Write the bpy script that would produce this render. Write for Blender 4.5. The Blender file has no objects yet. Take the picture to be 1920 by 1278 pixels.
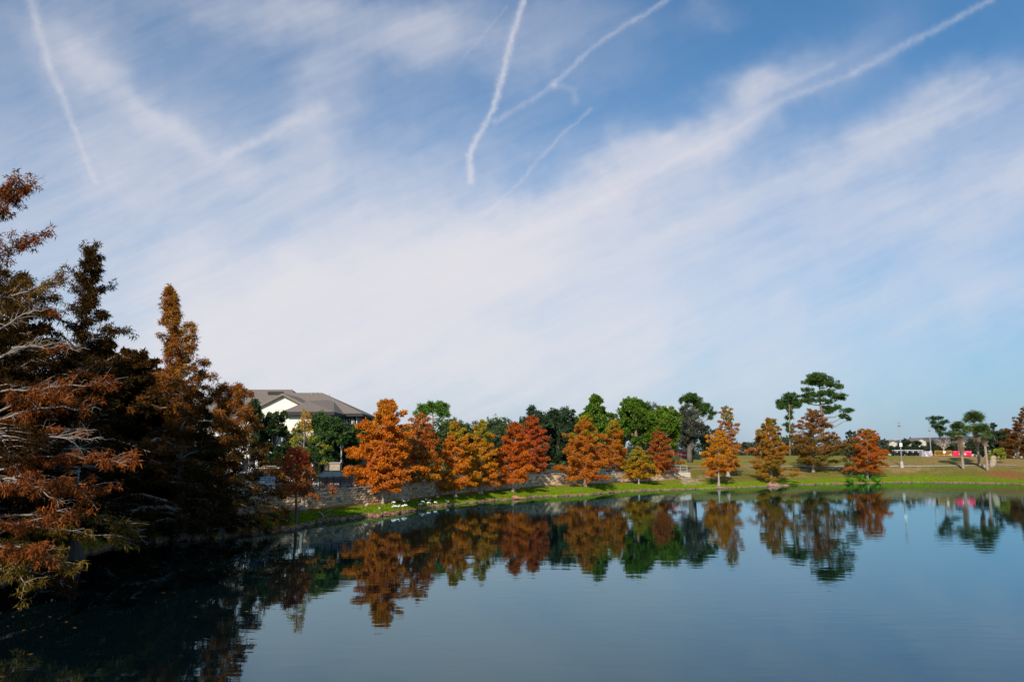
import bpy, math, random
import numpy as np
from mathutils import Vector
R = math.radians
PI = math.pi
rng = np.random.default_rng(7)
random.seed(7)
sc = bpy.context.scene
COL = sc.collection

# ------------------------------------------------------------------ camera
FPX = 1493.0
CAMH = 4.5
PITCH = math.atan(216.0 / FPX)
cp, sp = math.cos(PITCH), math.sin(PITCH)
cam_d = bpy.data.cameras.new('camera')
cam = bpy.data.objects.new('camera', cam_d)
COL.objects.link(cam)
cam_d.sensor_width = 36.0
cam_d.lens = 36.0 * FPX / 1920.0
cam_d.clip_end = 20000
cam.location = (0, 0, CAMH)
cam.rotation_euler = (PI / 2 + PITCH, 0, 0)
sc.camera = cam


def ray(px, py):
    u = (px - 960) / FPX
    v = (639 - py) / FPX
    return (u, cp - v * sp, sp + v * cp)


def on_water(px, wy):
    d = ray(px, wy)
    t = -CAMH / d[2]
    return d[0] * t, d[1] * t


def at(px, py, D):
    d = ray(px, py)
    t = D / d[1]
    return d[0] * t, D, CAMH + d[2] * t


def theta(px):
    d = ray(px, 870)
    return math.atan2(d[0], d[1])


# ------------------------------------------------------------------ terrain table
# px: shore D, wall D, z front, z back, path D, z, top D, z
T = [
    (-110, 25.5, 39, .75, 1.8, 60, 1.8, 150, 2.2),
    (0, 28, 41, .75, 1.8, 60, 1.8, 150, 2.2),
    (120, 34.5, 44, .75, 1.8, 62, 1.8, 150, 2.2),
    (240, 42, 47.5, .72, 1.85, 64, 1.8, 150, 2.2),
    (330, 43.8, 51.5, .70, 1.85, 66, 1.8, 150, 2.2),
    (420, 45.4, 54.2, .68, 1.85, 68, 1.8, 150, 2.2),
    (480, 47.6, 56.2, .66, 1.85, 70, 1.8, 150, 2.2),
    (555, 50.5, 59.2, .68, 1.85, 74, 1.8, 150, 2.2),
    (600, 55.5, 61.2, .70, 1.85, 76, 1.8, 150, 2.2),
    (660, 59.2, 64.2, .74, 1.85, 80, 1.8, 150, 2.2),
    (715, 61.8, 67.4, .75, 1.9, 84, 1.85, 150, 2.3),
    (757, 64.8, 71.6, .75, 1.95, 88, 1.9, 150, 2.4),
    (790, 70.0, 75.6, .75, 2.0, 92, 2.0, 150, 2.5),
    (838, 74.4, 81.0, .76, 2.05, 96, 2.05, 150, 2.6),
    (920, 82.5, 89.5, .80, 2.1, 105, 2.1, 155, 3.0),
    (965, 85.5, 93.0, .95, 2.2, 108, 2.2, 155, 3.3),
    (1000, 90.0, 97.0, 1.05, 2.25, 112, 2.3, 158, 3.6),
    (1070, 93.0, 101.5, 1.12, 2.3, 120, 2.4, 160, 4.0),
    (1100, 94.8, 104.0, 1.12, 2.3, 122, 2.5, 160, 4.2),
    (1150, 102, 109.5, 1.1, 2.25, 128, 2.6, 160, 4.5),
    (1200, 106, 115, 1.1, 2.1, 134, 2.6, 160, 4.65),
    (1268, 109.5, 121, 1.2, 1.75, 141, 2.65, 160, 4.7),
    (1284, 110.5, 122.5, 1.25, 1.32, 145, 2.65, 163, 4.7),
    (1345, 114, 125, 1.25, 1.3, 148, 2.7, 165, 4.7),
    (1400, 118, 129, 1.2, 1.25, 150, 2.7, 168, 4.65),
    (1447, 123, 133, 1.2, 1.25, 151, 2.7, 170, 4.6),
    (1500, 128, 138, 1.2, 1.25, 151, 2.7, 170, 4.6),
    (1560, 133, 142, 1.3, 1.35, 152, 2.7, 171, 4.6),
    (1610, 136.5, 145, 1.5, 1.55, 152, 2.7, 172, 4.6),
    (1720, 140, 146.5, 1.5, 1.55, 153, 2.75, 173, 4.6),
    (1800, 138, 147, 1.6, 1.65, 154, 2.8, 173, 4.6),
    (1870, 134, 146, 1.9, 1.95, 154, 2.9, 172, 4.1),
    (1920, 129, 142, 1.9, 1.95, 150, 2.9, 165, 3.9),
    (2010, 112, 130, 1.8, 1.85, 140, 2.6, 155, 3.6),
]
TH, KN = [], []
for row in T:
    th = theta(row[0])
    c = math.cos(th)
    r0, r1 = row[1] / c, row[2] / c
    rp, rt = row[5] / c, row[7] / c
    TH.append(th)
    KN.append([r0, r1, row[3], row[4], rp, row[6], rt, row[8]])


def rest(deg, r0):
    TH.append(R(deg))
    if deg > 0:
        KN.append([r0, r0 + 14, 1.6, 1.65, r0 + 25, 2.4, r0 + 40, 3.4])
    else:
        KN.append([r0, r0 + 12, .8, .85, r0 + 30, 1.8, r0 + 120, 2.2])


for a, r in ((40, 128), (50, 105), (60, 88), (90, 62), (120, 45), (150, 30), (180, 22), (-180, 22), (-150, 20), (-120, 19), (-90, 18), (-70, 19), (-50, 23), (-42, 27)):
    rest(a, r)
o_ = np.argsort(TH)
TH = np.array(TH)[o_]
KN = np.array(KN)[o_]


def knots(th):
    return np.stack([np.interp(th, TH, KN[:, k]) for k in range(8)], -1)


def wob(th):
    return .28 * np.sin(th * 311) + .22 * np.sin(th * 173 + 1) + .18 * np.sin(th * 607 + 2) + .12 * np.sin(th * 1103)


def profile(th):
    k = knots(th)
    r0 = k[..., 0] + wob(th) * .8
    step = (k[..., 3] - k[..., 2]) > .3
    r1 = k[..., 1]
    rr = [r0 * 0, r0 - 12, r0 - 4, r0 - .5, r0, r0 + .35, r0 + (r1 - r0) * .5, r1, r1 + .35, k[..., 4], k[..., 6], k[..., 6] + 40, k[..., 6] + 300, r0 * 0 + 6000]
    zz = [r0 * 0 - 2.2, r0 * 0 - 1.8, r0 * 0 - 1.0, r0 * 0 - .2, r0 * 0, r0 * 0 + .16, k[..., 2] * .62, k[..., 2], k[..., 3], k[..., 5], k[..., 7], k[..., 7] + .1, k[..., 7] - .2, k[..., 7] * 0 + 2.0]
    return np.stack(rr, -1), np.stack(zz, -1)


def ground_z(x, y):
    th = math.atan2(x, y)
    rr, zz = profile(np.array([th]))
    return float(np.interp(math.hypot(x, y), rr[0], zz[0]))


def ground_at(px, py, lo=15., hi=400.):
    """first point where the line of sight through a photo pixel meets the terrain"""
    d = ray(px, py)
    prev = None
    D = lo
    while D < hi:
        x, y = d[0] / d[1] * D, D
        z = CAMH + d[2] / d[1] * D
        if z <= max(ground_z(x, y), 0):
            return x, y, ground_z(x, y)
        D += .1
    return d[0] / d[1] * hi, hi, 4.


# ------------------------------------------------------------------ mesh helpers
def mk_mesh(name, V, F, mat, cols=None, smooth=False, uv=None):
    """V (n,3); F (m,k) equal-size polygons or list of polygons"""
    me = bpy.data.meshes.new(name)
    V = np.asarray(V, dtype=np.float32)
    if isinstance(F, np.ndarray):
        m, k = F.shape
        me.vertices.add(len(V))
        me.vertices.foreach_set('co', V.ravel())
        me.loops.add(m * k)
        me.loops.foreach_set('vertex_index', F.astype(np.int32).ravel())
        me.polygons.add(m)
        me.polygons.foreach_set('loop_start', np.arange(0, m * k, k, dtype=np.int32))
        me.polygons.foreach_set('loop_total', np.full(m, k, dtype=np.int32))
        me.update(calc_edges=True)
    else:
        me.from_pydata([tuple(map(float, v)) for v in V], [], [tuple(int(i) for i in f) for f in F])
        me.update()
    if cols is not None:
        a = me.attributes.new('Col', 'FLOAT_COLOR', 'POINT')
        c4 = np.ones((len(V), 4), dtype=np.float32)
        c4[:, :3] = cols
        a.data.foreach_set('color', c4.ravel())
    if smooth:
        me.polygons.foreach_set('use_smooth', np.ones(len(me.polygons), dtype=bool))
    if mat:
        me.materials.append(mat)
    return me


def link(name, me, parent=None, loc=None):
    o = bpy.data.objects.new(name, me)
    COL.objects.link(o)
    if parent is not None:
        o.parent = parent
    if loc is not None:
        o.location = loc
    return o


def tag(o, label=None, cat=None, group=None, kind=None):
    if label: o['label'] = label
    if cat: o['category'] = cat
    if group: o['group'] = group
    if kind: o['kind'] = kind
    return o


def empty(name, loc, label, cat, group=None, rz=0):
    o = bpy.data.objects.new(name, None)
    o.empty_display_size = .3
    COL.objects.link(o)
    o.location = loc
    o.rotation_euler = (0, 0, rz)
    return tag(o, label, cat, group)


class MB:
    def __init__(s):
        s.V, s.F, s.C, s.n = [], [], [], 0

    def add(s, V, F, c=None):
        V = np.asarray(V, float)
        s.V.append(V)
        s.F += [tuple(int(i) + s.n for i in f) for f in F]
        s.C.append(np.tile(np.asarray(c if c is not None else (1, 1, 1), float), (len(V), 1)))
        s.n += len(V)

    def box(s, x0, x1, y0, y1, z0, z1, c=None, rot=0, org=(0, 0)):
        V = np.array([(x, y, z) for z in (z0, z1) for y in (y0, y1) for x in (x0, x1)], float)
        if rot:
            ca, sa = math.cos(rot), math.sin(rot)
            X = V[:, 0] - org[0]; Y = V[:, 1] - org[1]
            V[:, 0], V[:, 1] = org[0] + X * ca - Y * sa, org[1] + X * sa + Y * ca
        s.add(V, [(0, 2, 3, 1), (4, 5, 7, 6), (0, 1, 5, 4), (2, 6, 7, 3), (0, 4, 6, 2), (1, 3, 7, 5)], c)

    def tube(s, P, rad, n=6, c=None, cap=True):
        P = np.asarray(P, float)
        rad = np.broadcast_to(np.asarray(rad, float), (len(P),))
        T_ = np.gradient(P, axis=0)
        T_ /= np.linalg.norm(T_, axis=1)[:, None] + 1e-9
        ref = np.array([0, 0, 1.]) if abs(T_[:, 2]).mean() < .8 else np.array([1., 0, 0])
        A = np.cross(T_, ref); A /= np.linalg.norm(A, axis=1)[:, None] + 1e-9
        B = np.cross(T_, A)
        a = np.arange(n) * 2 * PI / n
        V = P[:, None] + rad[:, None, None] * (np.cos(a)[None, :, None] * A[:, None] + np.sin(a)[None, :, None] * B[:, None])
        F = []
        m = len(P)
        for i in range(m - 1):
            for j in range(n):
                k = (j + 1) % n
                F.append((i * n + j, i * n + k, (i + 1) * n + k, (i + 1) * n + j))
        if cap:
            F.append(tuple(range(n))[::-1])
            F.append(tuple((m - 1) * n + j for j in range(n)))
        s.add(V.reshape(-1, 3), F, c)

    def build(s, name, mat, parent=None, smooth=False, loc=None, cols=False):
        V = np.concatenate(s.V)
        me = mk_mesh(name, V, s.F, mat, np.concatenate(s.C) if cols else None, smooth)
        return link(name, me, parent, loc)


# ------------------------------------------------------------------ materials
def nmat(name):
    m = bpy.data.materials.new(name)
    m.use_nodes = True
    nt = m.node_tree
    b = nt.nodes['Principled BSDF']
    return m, nt, b


def pmat(name, col, rough=.7, var=.25, scale=3., bump=0., metal=0., spec=.3, attr=False, detail=6, stretch=None, col2=None):
    m, nt, b = nmat(name)
    N, L = nt.nodes, nt.links
    b.inputs['Roughness'].default_value = rough
    b.inputs['Metallic'].default_value = metal
    b.inputs['Specular IOR Level'].default_value = spec
    tc = N.new('ShaderNodeTexCoord')
    vec = tc.outputs['Object']
    if stretch:
        mp = N.new('ShaderNodeMapping')
        mp.inputs['Scale'].default_value = stretch
        L.new(vec, mp.inputs['Vector']); vec = mp.outputs['Vector']
    nz = N.new('ShaderNodeTexNoise')
    nz.inputs['Scale'].default_value = scale
    nz.inputs['Detail'].default_value = detail
    nz.inputs['Roughness'].default_value = .65
    L.new(vec, nz.inputs['Vector'])
    mr = N.new('ShaderNodeMapRange')
    mr.inputs['From Min'].default_value = .3; mr.inputs['From Max'].default_value = .7
    mr.inputs['To Min'].default_value = 1 - var; mr.inputs['To Max'].default_value = 1 + var
    L.new(nz.outputs['Fac'], mr.inputs['Value'])
    mx = N.new('ShaderNodeMix'); mx.data_type = 'RGBA'; mx.blend_type = 'MULTIPLY'
    mx.inputs[0].default_value = 1
    if attr:
        at_ = N.new('ShaderNodeAttribute'); at_.attribute_name = 'Col'
        L.new(at_.outputs['Color'], mx.inputs[6])
    elif col2 is not None:
        m2 = N.new('ShaderNodeMix'); m2.data_type = 'RGBA'
        m2.inputs[6].default_value = (*col, 1); m2.inputs[7].default_value = (*col2, 1)
        n2 = N.new('ShaderNodeTexNoise'); n2.inputs['Scale'].default_value = scale * .37; n2.inputs['Detail'].default_value = 4
        L.new(vec, n2.inputs['Vector'])
        r2 = N.new('ShaderNodeMapRange'); r2.inputs['From Min'].default_value = .42; r2.inputs['From Max'].default_value = .58
        L.new(n2.outputs['Fac'], r2.inputs['Value']); L.new(r2.outputs[0], m2.inputs[0])
        L.new(m2.outputs[2], mx.inputs[6])
    else:
        mx.inputs[6].default_value = (*col, 1)
    L.new(mr.outputs[0], mx.inputs[7])
    L.new(mx.outputs[2], b.inputs['Base Color'])
    if bump:
        bp = N.new('ShaderNodeBump'); bp.inputs['Strength'].default_value = bump; bp.inputs['Distance'].default_value = .05
        L.new(nz.outputs['Fac'], bp.inputs['Height']); L.new(bp.outputs[0], b.inputs['Normal'])
    return m


def leafmat(name, trans=.28, gain=1.):
    m = bpy.data.materials.new(name); m.use_nodes = True
    nt = m.node_tree; N, L = nt.nodes, nt.links
    N.clear()
    a = N.new('ShaderNodeAttribute'); a.attribute_name = 'Col'
    d = N.new('ShaderNodeBsdfDiffuse'); t = N.new('ShaderNodeBsdfTranslucent')
    mx = N.new('ShaderNodeMixShader'); mx.inputs[0].default_value = trans
    out = N.new('ShaderNodeOutputMaterial')
    L.new(a.outputs['Color'], d.inputs[0]); L.new(a.outputs['Color'], t.inputs[0])
    L.new(d.outputs[0], mx.inputs[1]); L.new(t.outputs[0], mx.inputs[2]); L.new(mx.outputs[0], out.inputs[0])
    return m


M_leaf = leafmat('foliage')
M_bark = pmat('grey_bark', (.30, .25, .20), .9, .35, 2.5, .5, stretch=(4, 4, .6))
M_barkdark = pmat('brown_bark', (.13, .10, .08), .9, .35, 2.5, .5, stretch=(4, 4, .6))
M_barkpine = pmat('pine_bark', (.25, .16, .11), .9, .4, 3, .5)
M_palm = pmat('palm_bark', (.30, .215, .165), .9, .3, 3, .5, stretch=(1, 1, 5))
M_twig = pmat('pale_twig', (.36, .29, .24), .8, .2, 3)
M_ground = pmat('bank_ground', (1, 1, 1), .95, .38, 2.6, .5, attr=True, detail=10, spec=.1)
M_asphalt = pmat('asphalt', (.10, .10, .10), .9, .2, 4)
M_conc = pmat('concrete', (.42, .38, .33), .85, .15, 2)
M_block = pmat('wall_blocks', (1, 1, 1), .95, .3, 6, .6, attr=True)
M_cap = pmat('wall_cap', (.28, .25, .23), .9, .2, 3, .2)
M_fence = pmat('black_fence_metal', (.02, .02, .022), .45, .15, 3, spec=.5)
M_mesh = pmat('dark_mesh_panel', (.045, .05, .055), .6, .3, 12)
M_roof = pmat('brown_shingle', (.20, .155, .125), .9, .3, 5, .3, stretch=(1, 1, 4))
M_stucco = pmat('cream_stucco', (.80, .73, .62), .9, .06, 1.2)
M_grey_stucco = pmat('grey_stucco', (.38, .35, .32), .9, .08, 1.5)
M_trim = pmat('dark_trim', (.03, .028, .028), .7, .1, 3)
M_white = pmat('white_paint', (.75, .75, .74), .35, .04, 2, spec=.5)
M_black = pmat('black_paint', (.012, .012, .015), .2, .1, 2, spec=.6)
M_silver = pmat('silver_paint', (.32, .34, .36), .3, .05, 2, spec=.5)
M_glass = pmat('dark_glass', (.02, .025, .03), .06, .1, 2, spec=.8)
M_tyre = pmat('tyre_rubber', (.02, .02, .02), .85, .2, 8)
M_rim = pmat('wheel_rim', (.45, .46, .47), .35, .1, 5, metal=.8)
M_red = pmat('tail_lamp_red', (.5, .02, .015), .3, .1, 5)
M_bird = pmat('white_feathers', (.82, .80, .76), .8, .05, 12)
M_beak = pmat('orange_beak', (.55, .16, .06), .6, .1, 12)
M_pole = pmat('pole_metal', (.30, .29, .27), .55, .15, 3)
M_pink = pmat('banner_pink', (.78, .012, .07), .6, .06, 2)
M_pinkpale = pmat('banner_pale_pink', (.72, .25, .33), .6, .2, 5)
M_yellow = pmat('barrier_yellow', (.62, .33, .06), .5, .12, 3)
M_sign = pmat('sign_white', (.78, .78, .76), .5, .05, 3)
M_boot = pmat('palm_boots', (1, 1, 1), .9, .25, 7, .4, attr=True)
M_stone = pmat('limestone', (.36, .27, .19), .9, .25, 3, .6)
M_rock = pmat('bank_rubble', (.25, .16, .125), .9, .4, 4, .5)

# ------------------------------------------------------------------ ground
thf = np.radians(np.arange(-36.5, 42, .12))
tho = np.radians(np.concatenate([np.arange(-180, -36.6, 1.6), np.arange(42.2, 180, 1.6)]))
th = np.sort(np.concatenate([thf, tho]))
nc = len(th)
pr, pz = profile(th)
sub = [1, 2, 3, 2, 3, 8, 8, 1, 12, 12, 8, 4, 3]
rows_r, rows_z, seg_id = [], [], []
for i, s_ in enumerate(sub):
    for k in range(s_):
        t = k / s_
        rows_r.append(pr[:, i] * (1 - t) + pr[:, i + 1] * t)
        rows_z.append(pz[:, i] * (1 - t) + pz[:, i + 1] * t)
rows_r.append(pr[:, -1]); rows_z.append(pz[:, -1])
RR = np.array(rows_r); ZZ = np.array(rows_z)
THm = np.broadcast_to(th, RR.shape)
X = RR * np.sin(THm); Y = RR * np.cos(THm)


def fbm(x, y, s, seed=0, o=4):
    v = 0; a = 1; tot = 0
    r = np.random.default_rng(seed)
    for i in range(o):
        for j in range(3):
            an = r.uniform(0, 2 * PI); ph = r.uniform(0, 6.3)
            v = v + a / 3 * np.sin((x * math.cos(an) + y * math.sin(an)) / s * 6.28 + ph + 1.7 * np.sin((x * math.sin(an) - y * math.cos(an)) / s * 4.1 + ph * 2))
        tot += a; a *= .55; s *= .47
    return v / tot


n1 = fbm(X, Y, 9, 1); n2 = fbm(X, Y, 2.2, 2); n3 = fbm(X, Y, 30, 3)
d_in = RR - pr[:, 4][None]
dw = pr[:, 7][None] - RR          # metres in front of the wall line
ZZ = ZZ + np.where((d_in > .5) & (np.abs(dw) > .6), .05 * n2 + .04 * n1, 0) * np.clip(d_in, 0, 1)
ZZ += np.where(RR > 220, .3 * n3, 0)
is_wall = ((knots(th)[:, 3] - knots(th)[:, 2]) > .3)[None] & (THm < theta(1280))
px_ = 960 + np.tan(THm) * 1.0104 * FPX
C_mud = np.array((.27, .145, .085)); C_green = np.array((.20, .275, .010)); C_dry = np.array((.29, .185, .065))
C_olive = np.array((.19, .165, .028)); C_lit = np.array((.40, .15, .05)); C_sand = np.array((.50, .36, .24)); C_dark = np.array((.06, .09, .02))
C_asph = np.array((.13, .125, .12))


def mixc(a, b, f):
    f = np.clip(f, 0, 1)[..., None]
    return a * (1 - f) + b * f


ss = lambda v, a, b: np.clip((v - a) / (b - a), 0, 1)
base = np.ones(RR.shape + (3,)) * C_green
base = mixc(base, C_green * .72, ss(n2, .0, .8))
base = mixc(base, C_olive, ss(n1, .2, .9) * .6)
baseR = mixc(base * .80, C_dry * .8, ss(n1 * .7 + n2 * .6, .25, .8) * .7)
# wall side: orange leaf litter by the wall
A = mixc(base, C_lit, ss(1.9 - dw + 1.2 * n1 + .5 * n2, 0, 1.2) * 1.0)
A = mixc(A, C_sand * .8, ss(1.5 - dw + .7 * n2, 0, .8) * ss(px_, 860, 960) * .9)
A = mixc(A, C_asph, (dw < -.3) * 1.0)
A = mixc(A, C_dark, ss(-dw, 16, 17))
# hill side
B = mixc(mixc(base, baseR, ss(px_, 1280, 1700)), C_olive * .9, ss(d_in + 1.5 * n2, 4.5, 7.5))
B = mixc(B, C_dry, ss(d_in + 2.2 * n1 + n2, 6.0, 9.0) * ss(n3 + n1 * .8 + .35, .0, .6))
B = mixc(B, C_sand, ss(n1 + n2 * .5 + .9 - np.abs(px_ - 1285) / 45 - np.abs(d_in - 9.5) / 6, -.2, .25))
B = mixc(B, C_sand * np.array((.82, .68, .55)), ss(n1 + n2 * .6 + .4 - np.abs(px_ - 1720) / 110 - np.abs(d_in - 10) / 5, 0, .5) * .8)
B = mixc(B, C_lit * .75, ss(1.0 - np.hypot((px_ - 1885) / 50, (d_in - 9) / 6) + .4 * n1, 0, .4))
pth = knots(th)[:, 4][None]
B = mixc(B, mixc(np.ones(RR.shape + (3,)) * C_olive * 1.05, C_dry * 1.05, ss(n3 * .8 + n1 * .5 + ss(px_, 1650, 1760) * .8, .1, .7)), ss(RR - pth, -1, 1))
B = mixc(B, C_dark, ss(RR - knots(th)[:, 6][None], 6, 12))
G = np.where((is_wall & (d_in > -1))[..., None], A, B)
G = mixc(G, C_mud, ss(.42 - d_in + .75 * n2 + .4 * n1 + .25 * (px_ < 700), 0, .35))
G = mixc(G, C_mud * np.array((1.35, 1.1, 1.0)), ss(1.9 - np.hypot((px_ - 738) / 26, (d_in - .3) / 1.0), 0, .5))
G = mixc(G, np.array((.03, .035, .02)), ss(-d_in, .1, .6))
idx = np.arange(RR.size).reshape(RR.shape)
a_, b_ = idx[:-1], idx[1:]
jn = np.roll(np.arange(nc), -1)
F = np.stack([a_, a_[:, jn], b_[:, jn], b_], -1).reshape(-1, 4)[:, ::-1]
gV = np.stack([X, Y, ZZ], -1).reshape(-1, 3)
g = link('ground', mk_mesh('ground', gV, F, M_ground, G.reshape(-1, 3), True))
tag(g, kind='structure', label='grassy lake bank rising to a dry grass hill')

# ------------------------------------------------------------------ water
wm, nt, b = nmat('lake_water')
N, L = nt.nodes, nt.links
N.remove(b)
wdif = N.new('ShaderNodeBsdfDiffuse'); wdif.inputs[0].default_value = (.001, .005, .006, 1)
wgl = N.new('ShaderNodeBsdfGlossy'); wgl.inputs[0].default_value = (.60, .87, 1.0, 1); wgl.inputs['Roughness'].default_value = .02
wfr = N.new('ShaderNodeFresnel'); wfr.inputs[0].default_value = 1.52
wmx = N.new('ShaderNodeMixShader')
L.new(wfr.outputs[0], wmx.inputs[0]); L.new(wdif.outputs[0], wmx.inputs[1]); L.new(wgl.outputs[0], wmx.inputs[2])
L.new(wmx.outputs[0], N['Material Output'].inputs[0])
tc = N.new('ShaderNodeTexCoord')


def wnoise(scale, sx, sy, detail, dist=0):
    mp = N.new('ShaderNodeMapping'); mp.inputs['Scale'].default_value = (sx, sy, 1)
    mp.inputs['Rotation'].default_value = (0, 0, R(8))
    L.new(tc.outputs['Object'], mp.inputs['Vector'])
    n = N.new('ShaderNodeTexNoise'); n.inputs['Scale'].default_value = scale; n.inputs['Detail'].default_value = detail
    n.inputs['Distortion'].default_value = dist
    L.new(mp.outputs[0], n.inputs['Vector'])
    return n.outputs['Fac']


def wmath(op, a, b2):
    m = N.new('ShaderNodeMath'); m.operation = op
    for i, v in enumerate((a, b2)):
        if isinstance(v, (int, float)): m.inputs[i].default_value = v
        else: L.new(v, m.inputs[i])
    return m.outputs[0]


h1 = wnoise(1.1, .55, 1.3, 2, .4)
h2 = wnoise(5.5, .6, 1.2, 2)
patch = wnoise(.05, .6, 1.3, 2)
pm = N.new('ShaderNodeMapRange'); pm.inputs['From Min'].default_value = .38; pm.inputs['From Max'].default_value = .62
pm.inputs['To Min'].default_value = .35; pm.inputs['To Max'].default_value = 1.
L.new(patch, pm.inputs['Value'])
hs = wmath('ADD', wmath('MULTIPLY', h1, .019), wmath('MULTIPLY', h2, .0016))
hs = wmath('MULTIPLY', hs, pm.outputs[0])
bp = N.new('ShaderNodeBump'); bp.inputs['Strength'].default_value = 1.; bp.inputs['Distance'].default_value = .27
L.new(hs, bp.inputs['Height']); L.new(bp.outputs[0], wgl.inputs['Normal']); L.new(bp.outputs[0], wfr.inputs['Normal'])
wr = pr[:, 4] + 1.2
wV = [(0, 0, 0)] + [(wr[i] * math.sin(th[i]), wr[i] * math.cos(th[i]), 0) for i in range(nc)]
wF = [(0, 1 + (i + 1) % nc, 1 + i) for i in range(nc)]
w = link('water', mk_mesh('water', wV, wF, wm))
tag(w, kind='structure', label='calm dark lake reflecting trees and sky')

# ------------------------------------------------------------------ retaining wall
wth = np.arange(theta(150), theta(1276), .02 / 60)
kk = knots(wth)
wx = kk[:, 1] * np.sin(wth); wy = kk[:, 1] * np.cos(wth)
arc = np.concatenate([[0], np.cumsum(np.hypot(np.diff(wx), np.diff(wy)))])


def wall_pt(s):
    x = np.interp(s, arc, wx); y = np.interp(s, arc, wy)
    t_ = np.interp(s, arc, wth)
    k = knots(np.array([t_]))[0]
    e = .3
    dx = np.interp(s + e, arc, wx) - np.interp(s - e, arc, wx); dy = np.interp(s + e, arc, wy) - np.interp(s - e, arc, wy)
    l = math.hypot(dx, dy)
    return x, y, dx / l, dy / l, k[2], k[3]


def s_of(px):
    return float(np.interp(theta(px), wth, arc))


wall = empty('retaining_wall', (0, 0, 0), 'long low tan stone block retaining wall along the lake bank', 'wall')
bw = MB(); cw = MB()
CH, BL = .2, .46
tones = [(.50, .33, .18), (.37, .25, .15), (.56, .38, .21), (.25, .18, .13), (.45, .33, .22)]
s = 0
Ltot = arc[-1]
ncol = int(Ltot / BL)
for i in range(ncol):
    s = i * BL
    x, y, dx, dy, z1, z2 = wall_pt(s)
    nx, ny = dy, -dx                    # towards the lake
    if nx * x + ny * y > 0: nx, ny = -nx, -ny
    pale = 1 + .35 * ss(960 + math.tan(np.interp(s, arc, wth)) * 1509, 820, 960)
    zb = z1 - .25
    c = 0
    ztop = z2 + .1
    ncr = int((ztop - zb) / CH)
    for c in range(ncr):
        off = (c % 2) * BL / 2
        j = random.uniform(-.03, .03)
        za = ztop - (c + 1) * CH
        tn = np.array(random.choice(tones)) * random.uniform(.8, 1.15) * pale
        p = np.array([x + dx * off, y + dy * off])
        q = p + np.array([dx, dy]) * (BL - .010)
        o1 = np.array([nx, ny]) * (.03 + j); o2 = -np.array([nx, ny]) * .4
        V = []
        for z_ in (za + .006, za + CH - .003):
            V += [(*(p + o1), z_), (*(q + o1), z_), (*(q + o2), z_), (*(p + o2), z_)]
        # split face bulge
        m_ = (p + q) / 2 + np.array([nx, ny]) * (random.uniform(.04, .12) + j)
        V.append((m_[0], m_[1], za + CH / 2))
        bw.add(V, [(0, 1, 8), (1, 5, 8), (5, 4, 8), (4, 0, 8), (1, 2, 6, 5), (3, 0, 4, 7), (4, 5, 6, 7)], tn)
    p = np.array([x, y]); q = p + np.array([dx, dy]) * (BL - .008)
    o1 = np.array([nx, ny]) * .1; o2 = -np.array([nx, ny]) * .42
    V = []
    for z_ in (ztop + .003, ztop + .085):
        V += [(*(p + o1), z_), (*(q + o1), z_), (*(q + o2), z_), (*(p + o2), z_)]
    cw.add(V, [(0, 1, 5, 4), (1, 2, 6, 5), (2, 3, 7, 6), (3, 0, 4, 7), (4, 5, 6, 7), (3, 2, 1, 0)])
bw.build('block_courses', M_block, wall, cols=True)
cw.build('cap_stones', M_cap, wall)


def fence(name, pxa, pxb, hgt, bay, label, cat, mesh=False, off=.32, pick=.13):
    sa, sb = s_of(pxa), s_of(pxb)
    n = max(1, int(round((sb - sa) / bay)))
    root = empty(name, (0, 0, 0), label, cat)
    rails = [MB(), MB(), MB()]; pk = MB(); pn = MB()
    pts = []
    for i in range(n + 1):
        s = sa + (sb - sa) * i / n
        x, y, dx, dy, z1, z2 = wall_pt(s)
        nx, ny = dy, -dx
        if nx * x + ny * y > 0: nx, ny = -nx, -ny
        x -= nx * off; y -= ny * off
        pts.append((x, y, z2 + .185))
        post = MB(); post.box(x - .035, x + .035, y - .035, y + .035, z2 + .18, z2 + .185 + hgt + .05)
        post.box(x - .05, x + .05, y - .05, y + .05, z2 + .185 + hgt + .05, z2 + .185 + hgt + .075)
        post.build('post', M_fence, root)
    for (a, b2) in zip(pts[:-1], pts[1:]):
        a = np.array(a); b2 = np.array(b2)
        for ri, zz_ in enumerate((.08, hgt - .14, hgt)):
            rails[ri].tube([a + (0, 0, zz_), b2 + (0, 0, zz_)], .022, 4)
        l = np.linalg.norm(b2 - a)
        m = int(l / pick)
        for k in range(1, m):
            p = a + (b2 - a) * k / m
            pk.tube([p + (0, 0, .08), p + (0, 0, hgt)], .011 if not mesh else .02, 4)
        if mesh:
            dd = (b2 - a) / l
            for zz_ in np.arange(.12, hgt - .15, .055):
                pn.tube([a + (0, 0, zz_), b2 + (0, 0, zz_)], .012, 3)
    for r_ in rails: r_.build('rail', M_fence, root)
    pk.build('pickets', M_fence, root)
    if mesh: pn.build('mesh_panel', M_mesh, root)
    return root


fence('metal_fence', 604, 668, .86, .72, 'dark mesh-panelled fence section on the wall in front of the black car', 'fence', True, off=.2)
fence('metal_fence', 440, 600, .95, 1.8, 'thin black picket railing on the wall by the white van', 'fence')
fence('metal_fence', 990, 1266, 1.0, 2.4, 'black picket railing on the pale right stretch of wall', 'fence')

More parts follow.
